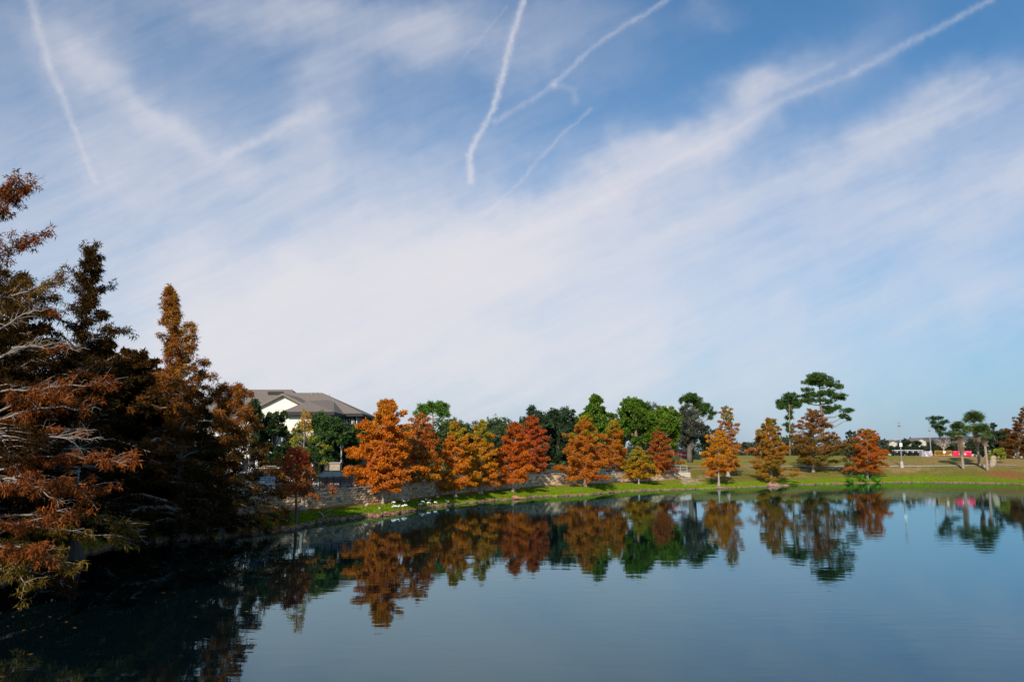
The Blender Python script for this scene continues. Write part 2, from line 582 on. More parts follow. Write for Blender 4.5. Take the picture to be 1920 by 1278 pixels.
# path on the hill, as a ribbon sheet
pt_ = np.linspace(theta(1268), theta(1905), 160)
k_ = knots(pt_)
V, F = [], []
for i, t_ in enumerate(pt_):
    for e in (0, .3, .6, .9):
        r_ = k_[i, 4] - 1.2 + e
        x, y = r_ * math.sin(t_), r_ * math.cos(t_)
        V.append((x, y, ground_z(x, y) + .07))
    if i:
        for e in range(3):
            F.append(((i - 1) * 4 + e, i * 4 + e, i * 4 + e + 1, (i - 1) * 4 + e + 1))
tag(link('path', mk_mesh('path', V, F, M_conc)), kind='structure')


# ------------------------------------------------------------------ foliage core
def leaves(cen, rad, n, size, asp=.5, flat=.7, droop=0., cols=None, jit=.22, shell=.0, up=0.):
    """triangular leaves scattered in clumps. cen (m,3), rad (m,), cols (m,3)"""
    m = len(cen)
    n = np.full(m, n) if np.isscalar(n) else n
    I = np.repeat(np.arange(m), n)
    K = len(I)
    d = rng.normal(size=(K, 3)); d /= np.linalg.norm(d, axis=1)[:, None]
    rr = rng.uniform(shell, 1, K) ** (.5)
    P = cen[I] + d * (rr * rad[I])[:, None] * np.array([1, 1, flat])
    a = rng.normal(size=(K, 3)); a += d * .8
    a[:, 2] -= droop * 1.5
    a /= np.linalg.norm(a, axis=1)[:, None]
    bb = np.cross(a, rng.normal(size=(K, 3)) + np.array([0, 0, up]))
    bb /= np.linalg.norm(bb, axis=1)[:, None] + 1e-9
    sz = size * rng.uniform(.6, 1.4, K)
    v0 = P - bb * (sz * asp)[:, None] * .5
    v1 = P + bb * (sz * asp)[:, None] * .5
    v2 = P + a * sz[:, None]
    V = np.stack([v0, v1, v2], 1).reshape(-1, 3)
    F = np.arange(K * 3).reshape(-1, 3)
    c = cols[I] * (1 + rng.uniform(-jit, jit, (K, 1)))
    C = np.repeat(c, 3, axis=0)
    return V, F, np.clip(C, .002, 1)


def pal(stops, t):
    t = np.clip(t, 0, 1)
    xs = np.linspace(0, 1, len(stops))
    s = np.array(stops)
    return np.stack([np.interp(t, xs, s[:, k]) for k in range(3)], -1)


RUST = (.33, .085, .018); ORANGE = (.50, .145, .014); AMBER = (.46, .185, .014); RED = (.42, .055, .025)
OLIVE = (.16, .125, .014); YGREEN = (.25, .22, .02); BROWN = (.20, .075, .02); GREEN = (.045, .085, .015)
DGREEN = (.022, .045, .012); BGREEN = (.075, .15, .012); GREYG = (.075, .095, .045)


def cypress(px, base_y, wy, top_y, halfw, bot_y, low, mid, top, label, lean_px=None, dens=1., nb=60, leaf=.16, near=False,
            sparse_top=.12, power=.85, seed=0, cat='tree', group='bald cypress trees along the shore', ntuft=36, barkm=None, sideways=0., pos=None, red=0., bare=.05, flare=1., trad=.017, gain=1.25, ragged=.22):
    global rng
    rng = np.random.default_rng(100 + seed)
    if pos is None:
        x, y = on_water(px, wy)
    else:
        x, y = pos
    z = ground_z(x, y)
    D = y
    tx, _, tz = at(lean_px if lean_px is not None else px, top_y, D)
    H = tz - z
    Rm = halfw / FPX * D * (1. if near else 1.08)
    _, _, bz = at(px, bot_y, D)
    hb = max(.3, bz - z) + (0 if near else .22)
    lean = (tx - x)
    root = empty('cypress_tree', (x, y, z - .05), label, cat, group)
    tr = MB()
    ts = np.array([0, .015, .04, .08, .15, .3, .5, .7, .85, .97])
    r0 = max(.09, H * trad)
    rad = r0 * np.array([2.3 * flare, 1.9 * flare, 1.45, 1.15, 1.0, .82, .6, .38, .2, .06])
    wig = rng.normal(0, .012 * H, (10, 2)) * np.minimum(ts, .4)[:, None] * 1.5
    tp = np.stack([lean * ts ** 1.2 + wig[:, 0], wig[:, 1], H * ts], -1)
    tr.tube(tp, rad, 9)
    tr.build('trunk', barkm or M_bark, root, True)

    def trunk_at(h):
        t = h / H
        return np.array([np.interp(t, ts, tp[:, 0]), np.interp(t, ts, tp[:, 1]), h])
    br = MB()
    cen, rads, tt = [], [], []
    ph = rng.uniform(0, 6.3)
    lob = rng.uniform(0, 6.3, 3)
    for i in range(nb):
        f = ((i + rng.uniform(0, 1)) / nb)
        h = hb + (H * .985 - hb) * f ** 1.0
        az = ph + i * 2.399 + rng.uniform(-.4, .4)
        t = (h - hb) / (H - hb)
        env = (1 - t) ** power * (.74 + .26 * min(1, t / .12)) + .04
        env *= 1 + .16 * math.sin(2 * az + lob[0] + 3 * t) + .12 * math.sin(3 * az + lob[1] - 5 * t)
        Lb = Rm * env * rng.uniform(.78, 1.18)
        rise = rng.uniform(.05, .45) + .6 * t
        if ragged:
            Lb *= rng.choice([.55, .8, 1.0, 1.0, 1.0 + ragged]); rise += ragged * rng.uniform(.1, 1.1) * t
        st = trunk_at(h - Lb * rise * .35)
        st[2] = max(st[2], .2)
        dirv = np.array([math.cos(az), math.sin(az), 0])
        m = 6
        u = np.linspace(0, 1, m)
        drp = rng.uniform(.15, .4) * (1 - t) if near else rng.uniform(-.05, .2) * (1 - t)
        P = st + dirv * (Lb * u)[:, None] + np.array([0, 0, 1]) * (Lb * (rise * u - (rise * .5 + drp) * u ** 2.2))[:, None]
        P[1:-1] += rng.normal(0, .03 * Lb, (m - 2, 3))
        rb = max(.012, r0 * .26 * (Lb / Rm) ** .8)
        br.tube(P, rb * (1 - u * .85), 4, cap=False)
        side = np.array([-dirv[1], dirv[0], 0])
        nt_ = max(3, int(dens * (5 + Lb * (4.2 if not near else 6))))
        for k in range(nt_):
            uu = rng.uniform(.06, 1.0) ** .75
            wd = Lb * .36 * (1.08 - uu) * rng.uniform(-1, 1) * 1.2
            bp_ = np.array([np.interp(uu, u, P[:, q]) for q in range(3)])
            c = bp_ + side * wd + dirv * abs(wd) * .5 + np.array([0, 0, rng.normal(0, .08) - .05 * abs(wd)])
            if rng.random() < bare * (1 if uu < .8 else .5) + sparse_top * max(0, t - .45):
                br.tube([bp_, (bp_ + c) / 2 + (0, 0, .05), c], [.012, .009, .004], 3, cap=False)
                continue
            if near or rng.random() < .25:
                br.tube([bp_, (bp_ + c) / 2 + (0, 0, .06 * abs(wd)), c], [rb * .35, rb * .25, .004], 3, cap=False)
            cen.append(c); tt.append((t, uu, f))
            rads.append(rng.uniform(.7, 1.25) * (.17 + .052 * Rm) * (1 - .35 * t))
    br.build('branches', M_twig, root)
    cen = np.array(cen); rads = np.array(rads); tt = np.array(tt)
    nn = rng.normal(size=len(cen)) * .16 + .12 * np.sin(cen[:, 0] * 2.1 + lob[2]) + .1 * np.sin(cen[:, 2] * 2.3 + cen[:, 1])
    col = pal([low, low, mid, top] if near else [low, mid, mid, top], tt[:, 0] + nn) * gain  # near crowns: shade painted in as darker lower foliage
    if red:
        msk = (rng.random(len(cen)) < red)
        col[msk] = np.array(RED) * 1.05
    if near:
        V, F, C = leaves(cen, rads * .9, ntuft, leaf, .26, .75, .55, col, .3)
    else:
        V, F, C = leaves(cen, rads, int(ntuft), leaf, .62, .62, .12, col, .25)
    link('crown', mk_mesh('crown', V, F, M_leaf, C), root)
    return root


# ------------------------------------------------------------------ the row of cypresses on the far bank
cyp = [
 dict(px=555, base_y=985, wy=987, top_y=838, halfw=57, bot_y=935, low=BROWN, mid=RUST, top=RED, lean_px=556, dens=.95, bare=.35, seed=1, power=.62, barkm=M_barkdark, flare=.6, ntuft=22, leaf=.13,
      label='small red cypress with dark trunk and grey twigs, at the water edge before the wall'),
 dict(px=567, base_y=960, wy=972, top_y=768, halfw=38, bot_y=905, low=OLIVE, mid=YGREEN, top=AMBER, lean_px=571, dens=.75, bare=.55, seed=2, power=.6, flare=1.5, ntuft=14, leaf=.13,
      label='half bare olive cypress with pale flared trunk, just behind the small red cypress'),
 dict(px=711, base_y=943, wy=957, top_y=748, halfw=60, bot_y=905, low=ORANGE, mid=ORANGE, top=AMBER, lean_px=729, dens=1.35, nb=80, seed=3, power=.55, sparse_top=.3,
      label='tallest bright orange cypress right of the brown roofed building'),
 dict(px=717, base_y=958, wy=959, top_y=826, halfw=40, bot_y=922, low=ORANGE, mid=(.44, .12, .022), top=(.45, .12, .02), dens=1.1, seed=4, power=.5, nb=42, leaf=.17,
      label='small orange cypress on the mud spit beside the white birds, before the tallest orange cypress'),
 dict(px=783, base_y=940, wy=947, top_y=772, halfw=47, bot_y=915, low=AMBER, mid=RUST, top=(.42, .17, .04), lean_px=789, dens=1.1, seed=5, power=.6, sparse_top=.9, bare=.1,
      label='red orange cypress with bare twiggy top, right of the tallest orange cypress'),
 dict(px=853, base_y=936, wy=942, top_y=788, halfw=38, bot_y=920, low=AMBER, mid=ORANGE, top=YGREEN, dens=1.1, seed=6, power=.65,
      label='orange cypress with small yellow green tip, rooted by rubble just right of the white birds'),
 dict(px=902, base_y=928, wy=936, top_y=786, halfw=36, bot_y=912, low=ORANGE, mid=AMBER, top=YGREEN, dens=1.1, seed=7, power=.65,
      label='yellow orange cypress with yellow green top, fourth tree right of the brown roofed building'),
 dict(px=962, base_y=926, wy=932, top_y=790, halfw=40, bot_y=906, low=ORANGE, mid=(.46, .10, .014), top=RUST, dens=1.3, seed=8, power=.62, lean_px=966,
      label='deep orange cypress on an orange mud mound, before the rust red cypress'),
 dict(px=996, base_y=911, wy=924, top_y=779, halfw=37, bot_y=893, low=RUST, mid=(.36, .07, .02), top=RUST, dens=1.25, seed=9, power=.62, lean_px=998,
      label='rust red cypress standing back by the shaded wall'),
 dict(px=1097, base_y=916, wy=924, top_y=776, halfw=47, bot_y=898, low=(.42, .12, .014), mid=(.40, .125, .016), top=YGREEN, dens=1.3, nb=72, seed=10, power=.72, red=.012,
      label='wide conical orange cypress with yellow top left of the green pines'),
 dict(px=1151, base_y=905, wy=916, top_y=786, halfw=36, bot_y=893, low=(.40, .12, .014), mid=(.40, .13, .014), top=YGREEN, dens=1.2, seed=11, power=.6,
      label='yellow topped orange cypress standing behind the wide conical one'),
 dict(px=1198, base_y=916, wy=917.5, top_y=838, halfw=30, bot_y=897, low=AMBER, mid=(.30, .17, .014), top=(.17, .20, .03), dens=1.1, seed=12, power=.5, nb=40, leaf=.2,
      label='short mustard yellow cypress at the water edge below the green pines'),
 dict(px=1237, base_y=901, wy=913, top_y=806, halfw=32, bot_y=888, low=RUST, mid=(.30, .085, .018), top=BROWN, dens=1.15, seed=13, power=.55,
      label='brown rust cypress left of the metal railing'),
 dict(px=1348, base_y=912, wy=914.5, top_y=806, halfw=30, bot_y=890, low=ORANGE, mid=AMBER, top=AMBER, dens=1.1, seed=14, power=.5, nb=46,
      label='small amber cypress at the water edge before the thin topped cypress'),
 dict(px=1366, base_y=894, wy=909, top_y=760, halfw=36, bot_y=880, low=AMBER, mid=(.36, .12, .03), top=(.22, .20, .05), dens=1.1, seed=15, power=.5, sparse_top=.6, bare=.05, lean_px=1361,
      label='tall cypress with thin pale green top, right of the open dry grass hill'),
 dict(px=1447, base_y=908, wy=910, top_y=782, halfw=39, bot_y=897, low=(.20, .14, .016), mid=(.33, .125, .016), top=(.21, .16, .016), dens=1.35, nb=74, seed=16, power=.58, lean_px=1442, flare=.8,
      label='dense olive and orange cypress standing on a pink dirt mound'),
 dict(px=1526, base_y=889, wy=903, top_y=766, halfw=46, bot_y=873, low=(.11, .095, .014), mid=(.20, .085, .018), top=(.22, .08, .025), dens=1.35, nb=78, seed=17, power=.5, sparse_top=.5,
      label='broad dark brown cypress over a round shadow, before the tall flat topped pine'),
 dict(px=1627, base_y=903, wy=904.5, top_y=803, halfw=34, bot_y=886, low=(.34, .10, .014), mid=(.40, .095, .012), top=(.27, .13, .015), dens=1.3, seed=18, power=.48,
      label='rounded red orange cypress above bright green waterside plants'),
 dict(px=1912, base_y=873, wy=895, top_y=758, halfw=34, bot_y=868, gain=1., low=(.10, .06, .02), mid=(.22, .085, .02), top=(.15, .09, .03), dens=1.3, seed=19, power=.7, lean_px=1925, nb=70,
      label='dark rust cypress cut by the right frame edge'),
]
for c in cyp:
    cypress(**c)

# ------------------------------------------------------------------ near cypresses on the left bank
near = [
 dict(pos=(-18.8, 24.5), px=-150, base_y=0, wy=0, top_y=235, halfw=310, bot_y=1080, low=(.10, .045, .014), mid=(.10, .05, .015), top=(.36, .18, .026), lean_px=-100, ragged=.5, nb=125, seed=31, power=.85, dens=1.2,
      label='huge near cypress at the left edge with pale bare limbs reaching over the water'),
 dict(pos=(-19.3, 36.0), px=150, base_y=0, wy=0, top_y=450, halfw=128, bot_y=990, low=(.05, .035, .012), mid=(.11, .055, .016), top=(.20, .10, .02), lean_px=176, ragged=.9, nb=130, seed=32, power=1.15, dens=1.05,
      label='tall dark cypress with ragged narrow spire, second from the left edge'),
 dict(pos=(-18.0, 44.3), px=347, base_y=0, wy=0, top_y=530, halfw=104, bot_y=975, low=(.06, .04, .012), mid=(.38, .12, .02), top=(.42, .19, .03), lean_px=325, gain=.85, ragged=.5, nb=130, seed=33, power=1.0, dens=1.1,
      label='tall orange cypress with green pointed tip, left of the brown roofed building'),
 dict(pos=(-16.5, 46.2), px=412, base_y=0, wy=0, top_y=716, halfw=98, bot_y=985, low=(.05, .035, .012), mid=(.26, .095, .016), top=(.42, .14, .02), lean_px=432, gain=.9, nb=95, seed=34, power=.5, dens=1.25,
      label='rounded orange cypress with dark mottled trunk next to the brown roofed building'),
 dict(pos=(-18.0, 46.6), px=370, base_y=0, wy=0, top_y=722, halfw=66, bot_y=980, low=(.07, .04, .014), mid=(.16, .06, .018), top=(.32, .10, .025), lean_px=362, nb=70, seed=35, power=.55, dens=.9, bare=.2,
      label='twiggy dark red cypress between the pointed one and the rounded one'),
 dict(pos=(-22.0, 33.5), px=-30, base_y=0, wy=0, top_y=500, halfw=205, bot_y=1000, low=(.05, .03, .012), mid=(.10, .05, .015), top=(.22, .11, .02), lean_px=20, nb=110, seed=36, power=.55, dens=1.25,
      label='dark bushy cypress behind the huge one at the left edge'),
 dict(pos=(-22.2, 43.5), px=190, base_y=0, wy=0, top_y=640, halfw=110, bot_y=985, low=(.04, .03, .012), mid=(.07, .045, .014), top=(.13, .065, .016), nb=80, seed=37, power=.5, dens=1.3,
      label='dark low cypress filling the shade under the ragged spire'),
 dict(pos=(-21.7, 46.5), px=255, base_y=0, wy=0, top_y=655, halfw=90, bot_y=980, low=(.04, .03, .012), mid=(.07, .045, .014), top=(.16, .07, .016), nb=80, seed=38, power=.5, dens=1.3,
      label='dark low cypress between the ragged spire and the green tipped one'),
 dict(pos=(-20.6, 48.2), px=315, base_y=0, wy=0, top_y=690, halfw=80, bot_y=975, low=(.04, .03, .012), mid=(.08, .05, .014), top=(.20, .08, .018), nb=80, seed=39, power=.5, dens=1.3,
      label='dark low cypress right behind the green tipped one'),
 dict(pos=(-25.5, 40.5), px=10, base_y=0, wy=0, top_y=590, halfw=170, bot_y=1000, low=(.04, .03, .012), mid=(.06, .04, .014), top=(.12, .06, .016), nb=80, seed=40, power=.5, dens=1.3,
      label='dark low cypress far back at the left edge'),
]
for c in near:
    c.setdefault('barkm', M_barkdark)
    c.setdefault('gain', .44)  # leaf colours dimmed so the left bank looks shaded
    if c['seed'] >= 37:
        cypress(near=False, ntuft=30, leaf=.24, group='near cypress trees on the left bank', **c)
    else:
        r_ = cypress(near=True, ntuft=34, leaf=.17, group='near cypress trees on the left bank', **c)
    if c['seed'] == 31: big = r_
# trees of the same bank standing left of the frame, whose shade falls on the ones in view
for i, (x, y, ty, hw) in enumerate([(-24.5, 23.5, 250, 300), (-27, 31, 350, 260), (-23.0, 13.0, -60, 430), (-29, 20, 150, 340), (-27.5, 38, 420, 200), (-22.5, 18.2, 150, 330)]):
    cypress(pos=(x, y), px=960 + x / y * 1509, base_y=0, wy=0, top_y=ty, halfw=hw, bot_y=1000, low=BROWN, mid=RUST, top=OLIVE, nb=70, seed=60 + i, power=.55, dens=1.0, ntuft=24, leaf=.26, barkm=M_barkdark,
            group='near cypress trees on the left bank', label='cypress on the left bank out of the frame')

# long limbs of the huge cypress reaching over the water
rng = np.random.default_rng(4242)
lm_, cen, rads, colr = MB(), [], [], []
ox, oy, oz = big.location
LIMBS = [((-60, 800), (205, 722), 24.5, .8, 0), ((-80, 830), (165, 770), 24.2, .5, 0), ((-60, 905), (238, 872), 24.6, 1., 0), ((-60, 930), (160, 915), 23.8, .9, 0), ((-40, 880), (190, 905), 25.2, .8, 0),
         ((-60, 990), (248, 990), 26.5, .9, 1), ((-60, 1010), (215, 1015), 25.5, .7, 1), ((-80, 1040), (135, 1062), 23.2, 1., 1), ((-90, 1060), (78, 1050), 22.0, 1., 0), ((-70, 700), (150, 655), 24.0, .05, 0), ((-60, 650), (100, 585), 23.6, .05, 0),
         ((-60, 720), (120, 640), 24.4, .0, 0), ((-70, 860), (175, 828), 23.9, .15, 0), ((-60, 860), (150, 800), 24.8, .2, 0), ((-60, 470), (62, 345), 25.0, .8, 0), ((-60, 560), (125, 510), 25.2, .9, 2), ((-60, 520), (66, 452), 24.8, .9, 0), ((-50, 430), (30, 330), 24.6, .9, 0),
         ((-60, 760), (120, 745), 23.7, .7, 0), ((-60, 960), (110, 955), 23.2, .8, 0), ((-60, 900), (120, 950), 23.5, .3, 0), ((-60, 1020), (60, 1090), 22.6, .8, 1)]
for (a0, a1, D_l, fol, kind_) in LIMBS:
    A0 = np.array(at(a0[0], a0[1], 24.6)); B0 = np.array(at(a1[0], a1[1], D_l))
    n = 12
    u_ = np.linspace(0, 1, n)
    P = A0 + (B0 - A0) * u_[:, None]
    ln = np.linalg.norm(B0 - A0)
    P[:, 2] += .10 * ln * np.sin(u_ * PI) * rng.choice([-1, 1, 1]) + rng.normal(0, .012 * ln, n)
    P[:, 1] += .08 * ln * np.sin(u_ * PI * rng.uniform(.8, 1.6)) * rng.uniform(-1, 1)
    lm_.tube(P, .045 * (1.05 - u_ * .85), 6, cap=False)
    for k in range(int(8 + ln * 4)):
        uu = rng.uniform(.25, 1)
        p = np.array([np.interp(uu, u_, P[:, q_]) for q_ in range(3)])
        d_ = (B0 - A0) / ln + rng.normal(0, .55, 3) * np.array([1, 1, .45])
        d_ /= np.linalg.norm(d_)
        l2 = rng.uniform(.25, .85)
        Q = [p, p + d_ * l2 * .5 + (0, 0, .04), p + d_ * l2 + (0, 0, -.10 * rng.random())]
        lm_.tube(Q, [.013, .009, .003], 4, cap=False)
        if rng.random() < fol:
            for j in range(4):
                cen.append(p + d_ * l2 * rng.uniform(.2, 1.05) + rng.normal(0, .07, 3) - (0, 0, .06)); rads.append(rng.uniform(.09, .17))
                c_ = {0: (.28, .08, .020), 1: (.16, .10, .018), 2: (.22, .11, .022)}[kind_]
                colr.append(np.array(c_) * (rng.uniform(.3, 1.15) if a1[1] < 800 else rng.uniform(.55, 1.25)))
        else:
            for j in range(1):
                e_ = p + d_ * l2 * rng.uniform(.3, .9); lm_.tube([e_, e_ + rng.normal(0, .14, 3)], [.006, .002], 3, cap=False)
cen = np.array(cen) - (ox, oy, oz)
o = lm_.build('limbs', pmat('shaded_limb', (.25, .20, .165), .85, .25, 3), big, True); o.matrix_parent_inverse.identity(); o.location = (-ox, -oy, -oz)  # limb colour darker than the twigs, shade put into it
V, F, C = leaves(cen, np.array(rads), 22, .13, .24, .9, .7, np.array(colr), .3)
link('limb_foliage', mk_mesh('limb_foliage', V, F, M_leaf, C), big)


# ------------------------------------------------------------------ broadleaf, pines, palms
def oak(px, D, top_y, halfw, bot_y, col, label, seed=0, nl=34, leaf=.26, n=420, trunk_r=.22, barkm=None, depth=1., cat='tree', name='oak_tree', group='green trees behind the bank', hollow=.35, lr=.30, gap=0.):
    global rng
    rng = np.random.default_rng(500 + seed)
    x, _, tz = at(px, top_y, D)
    y = D
    z = ground_z(x, y)
    _, _, bz = at(px, bot_y, D)
    if group == 'green trees behind the bank' and px > 700 and D < 140:
        halfw *= 1.28; nl = int(nl * 1.45)
    Rx = halfw / FPX * D
    root = empty(name, (x, y, z - .05), label, cat, group)
    H = tz - z; hb = max(.2, bz - z)
    cz = (H + hb) / 2; Rz = (H - hb) / 2
    tr = MB()
    ts = np.linspace(0, 1, 6)
    hh = hb + Rz * .9
    tr.tube(np.stack([ts * 0 + rng.normal(0, .08, 6) * ts, ts * 0, ts * hh], -1), trunk_r * (1.4 - ts * .9), 7)
    cen, rads = [], []
    for i in range(nl):
        d = rng.normal(size=3); d /= np.linalg.norm(d)
        q = rng.uniform(hollow, 1) ** .6
        lrad = lr * min(Rx, Rz) * rng.uniform(.7, 1.3)
        c = np.array([d[0] * (Rx - lrad * .7) * q, d[1] * (Rx * depth - lrad * .6) * q, cz + d[2] * (Rz - lrad * .5) * q])
        cen.append(c); rads.append(lrad)
        s_ = np.array([0, 0, min(hh * .95, max(hb * .6, c[2] - 1.2))])
        mid = (s_ + c) / 2 + rng.normal(0, .15, 3)
        tr.tube([s_, mid, c], [trunk_r * .45, trunk_r * .28, trunk_r * .08], 4, cap=False)
    tr.build('trunk', barkm or M_barkdark, root, True)
    cen = np.array(cen); rads = np.array(rads)
    # sub clumps on every lobe
    K = 11
    I = np.repeat(np.arange(nl), K)
    d = rng.normal(size=(len(I), 3)); d /= np.linalg.norm(d, axis=1)[:, None]
    c2 = cen[I] + d * (rads[I] * rng.uniform(.55, 1.05, len(I)))[:, None] * np.array([1, 1, .8])
    r2 = rads[I] * rng.uniform(.25, .5, len(I))
    if gap:
        kmask = rng.random(len(I)) > gap
        c2, r2 = c2[kmask], r2[kmask]
    col = np.array(col) * 1.38 * np.array((1.10, .92, 1.15))
    cc = col * (1 + rng.uniform(-.42, .42, (len(c2), 1))) * (1 + rng.uniform(-.12, .12, (len(c2), 3)))
    V, F, C = leaves(c2, r2, max(6, int(n / K)), leaf, .7, .85, .0, cc, .3, up=.5)
    link('crown', mk_mesh('crown', V, F, M_leaf, C), root)
    return root


def pine(px, D, top_y, halfw, bot_y, col, label, seed=0, nb=26, layered=False, leaf=.36, base_y=None, trunk_r=.2, group='pines on the rise', tuft=.55, cz_bias=.0, lean_px=None, tn=46, conic=.0, name='pine_tree'):
    global rng
    rng = np.random.default_rng(900 + seed)
    x, _, tz = at(px, top_y, D)
    y = D
    z = ground_z(x, y)
    tx = at(lean_px, top_y, D)[0] if lean_px else x
    _, _, bz = at(px, bot_y, D)
    Rx = halfw / FPX * D
    H = tz - z; hb = max(.5, bz - z)
    root = empty(name, (x, y, z - .05), label, 'tree', group)
    tr = MB()
    ts = np.linspace(0, 1, 8)
    tp = np.stack([(tx - x) * ts + np.sin(ts * 4 + seed) * .12 * Rx * .4, ts * 0, ts * (H - .3)], -1)
    tr.tube(tp, trunk_r * (1.15 - ts * .95), 7)
    tr.build('trunk', M_barkpine, root, True)
    br = MB()
    cen, rads = [], []
    for i in range(nb):
        f = (i + rng.uniform(0, 1)) / nb
        h = hb + (H - hb) * f
        az = i * 2.4 + rng.uniform(-.5, .5)
        if layered:
            prof = (math.sqrt(max(0, 1 - ((f - .62) / .62) ** 2)) if f < .62 else math.sqrt(max(.05, 1 - ((f - .62) / .42) ** 2)))
            prof *= rng.choice([.55, .85, 1.1])
        else:
            e = (f - .42) / (.42 if f < .42 else .62)
            prof = math.sqrt(max(.04, 1 - e * e)) * (1 - conic * f) * rng.uniform(.7, 1.1)
        Lb = Rx * prof
        st = np.array([np.interp(h / H, ts, tp[:, 0]), 0, h - Lb * .25])
        dv = np.array([math.cos(az), math.sin(az), 0])
        e = st + dv * Lb + np.array([0, 0, Lb * (.12 if layered else .38)])
        mid = (st + e) / 2 + np.array([0, 0, .08 * Lb]) + rng.normal(0, .04 * Lb, 3)
        br.tube([st, mid, e], [trunk_r * .3, trunk_r * .2, .02], 4, cap=False)
        side = np.array([-dv[1], dv[0], 0])
        nt_ = int(3 + Lb * (2.3 if layered else 3.0))
        for k in range(nt_):
            uu = rng.uniform(.45 if layered else .3, 1)
            p = st + (e - st) * uu + side * rng.normal(0, .26) * Lb * .8 + np.array([0, 0, rng.normal(0.08, .10 if layered else .3)])
            cen.append(p); rads.append(tuft * rng.uniform(.7, 1.2))
    cen.append(np.array([tx - x, 0, H - .25])); rads.append(tuft)
    br.build('branches', M_barkpine, root)
    cen = np.array(cen); rads = np.array(rads)
    cc = np.array(col) * (1 + rng.uniform(-.3, .3, (len(cen), 1)))
    V, F, C = leaves(cen, rads, tn, leaf, .30, .55 if layered else .8, -.12, cc, .25)
    link('crown', mk_mesh('crown', V, F, M_leaf, C), root)
    return root


# behind the wall, left to right
oak(515, 76, 762, 38, 900, (.032, .062, .018), 'dark green oak left of the half bare cypress, below the cream gable', 1, n=520)
oak(577, 84, 776, 30, 880, (.05, .085, .022), 'small green oak right under the low front roof corner', 2, nl=22)
oak(618, 80, 770, 44, 868, (.04, .085, .018), 'broad green oak before the building with visible grey trunk', 3, nl=44, n=520, trunk_r=.2)
oak(668, 84, 785, 24, 872, (.05, .095, .02), 'green oak half hidden by the tallest orange cypress', 4, nl=24)
oak(478, 74, 734, 17, 850, (.035, .065, .022), 'narrow green tree rising before the left part of the brown roof', 5, nl=18)
oak(826, 104, 776, 48, 875, (.06, .095, .028), 'rounded green oak behind the red orange cypress with bare top', 6, nl=46, n=480)
oak(880, 110, 786, 44, 880, (.055, .085, .028), 'low dark oak behind the yellow orange cypress', 7, nl=38)
oak(938, 114, 780, 40, 885, (.065, .10, .032), 'greyish green oak in the gap left of the deep orange cypress', 8, nl=34)
oak(908, 118, 792, 30, 880, (.05, .08, .025), 'dark oak filling the gap between the two yellow topped cypresses', 16, nl=30)
oak(972, 120, 786, 28, 885, (.055, .09, .028), 'green oak right behind the deep orange cypress', 17, nl=28)
oak(1000, 122, 764, 34, 880, (.03, .055, .022), 'dark oak rising behind the rust red cypress', 9, nl=38, n=480)
oak(1046, 124, 760, 36, 888, (.028, .055, .02), 'tall blackish green oak left of the wide conical cypress', 10, nl=42, n=500)
oak(1215, 150, 756, 40, 850, (.05, .07, .035), 'grey green oak behind the green pines', 11, nl=36)
oak(1290, 152, 762, 33, 838, (.062, .082, .045), 'grey green oak with clear dark trunk beside the red banner', 12, nl=34, n=420, trunk_r=.42)
oak(1326, 158, 795, 20, 846, (.045, .07, .03), 'small loose oak left of the thin topped cypress', 13, nl=20, gap=.3)
oak(760, 108, 800, 34, 880, (.04, .075, .022), 'dark oak low behind the tallest orange cypress', 14, nl=30)
oak(700, 96, 800, 34, 880, (.04, .08, .02), 'oak hidden behind the tallest orange cypress', 15, nl=26)
def clump_tree(D, clumps, scale, org, trunk, base_px, col, label, seed, name='pine_tree', group='pines on the rise', trunk_r=.22, leaf=.34, dens=1., barkm=None):
    """tree whose needle clumps hang on limbs from a trunk; clumps (x, y, rx, ry) measured in an enlarged view"""
    global rng
    rng = np.random.default_rng(2000 + seed)
    bx, _, _ = at(base_px, 850, D)
    z = ground_z(bx, D)
    root = empty(name, (bx, D, z - .05), label, 'tree', group)
    tr = MB()
    tp = []
    for (X, Y) in trunk:
        x, _, zz = at(org[0] + X / scale, org[1] + Y / scale, D)
        tp.append((x - bx, 0, zz - z))
    tp = np.array([(0, 0, 0)] + sorted(tp, key=lambda p: p[2]))
    tr.tube(tp, trunk_r * np.linspace(1.1, .25, len(tp)), 7)
    tr.build('trunk', barkm or M_barkpine, root, True)
    br = MB(); cen, rads = [], []
    for (X, Y, rx, ry) in clumps:
        k = 1 / scale / FPX * D
        x, _, zz = at(org[0] + X / scale, org[1] + Y / scale, D)
        dep = rng.uniform(-1, 1) * max(rx, 60) * k * .9
        c = np.array([x - bx, dep, zz - z])
        hs_ = np.clip(c[2] - abs(c[0]) * .22 - .3, tp[0, 2] + .5, tp[-1, 2])
        st = np.array([np.interp(hs_, tp[:, 2], tp[:, 0]), 0, hs_])
        mid = (st + c) / 2 + np.array([0, 0, -.12 * np.linalg.norm(c - st)])
        br.tube([st, mid, c], [trunk_r * .38, trunk_r * .25, .03], 4, cap=False)
        n = max(5, int(dens * (rx * k) * (ry * k + .3) * 22))
        for j in range(n):
            d = rng.normal(size=3); d /= np.linalg.norm(d)
            q = rng.uniform(.2, 1.25) ** .6
            p = c + d * q * np.array([rx * k, rx * k * .8, ry * k])
            cen.append(p); rads.append(rng.uniform(.28, .5))
            if j % 3 == 0: br.tube([c, p], [.03, .012], 3, cap=False)
    br.build('branches', M_barkpine, root)
    cen = np.array(cen); rads = np.array(rads)
    cc = np.array(col) * (1 + rng.uniform(-.35, .35, (len(cen), 1)))
    V, F, C = leaves(cen, rads, 40, leaf, .34, .75, -.1, cc, .3)
    link('crown', mk_mesh('crown', V, F, M_leaf, C), root)
    return root


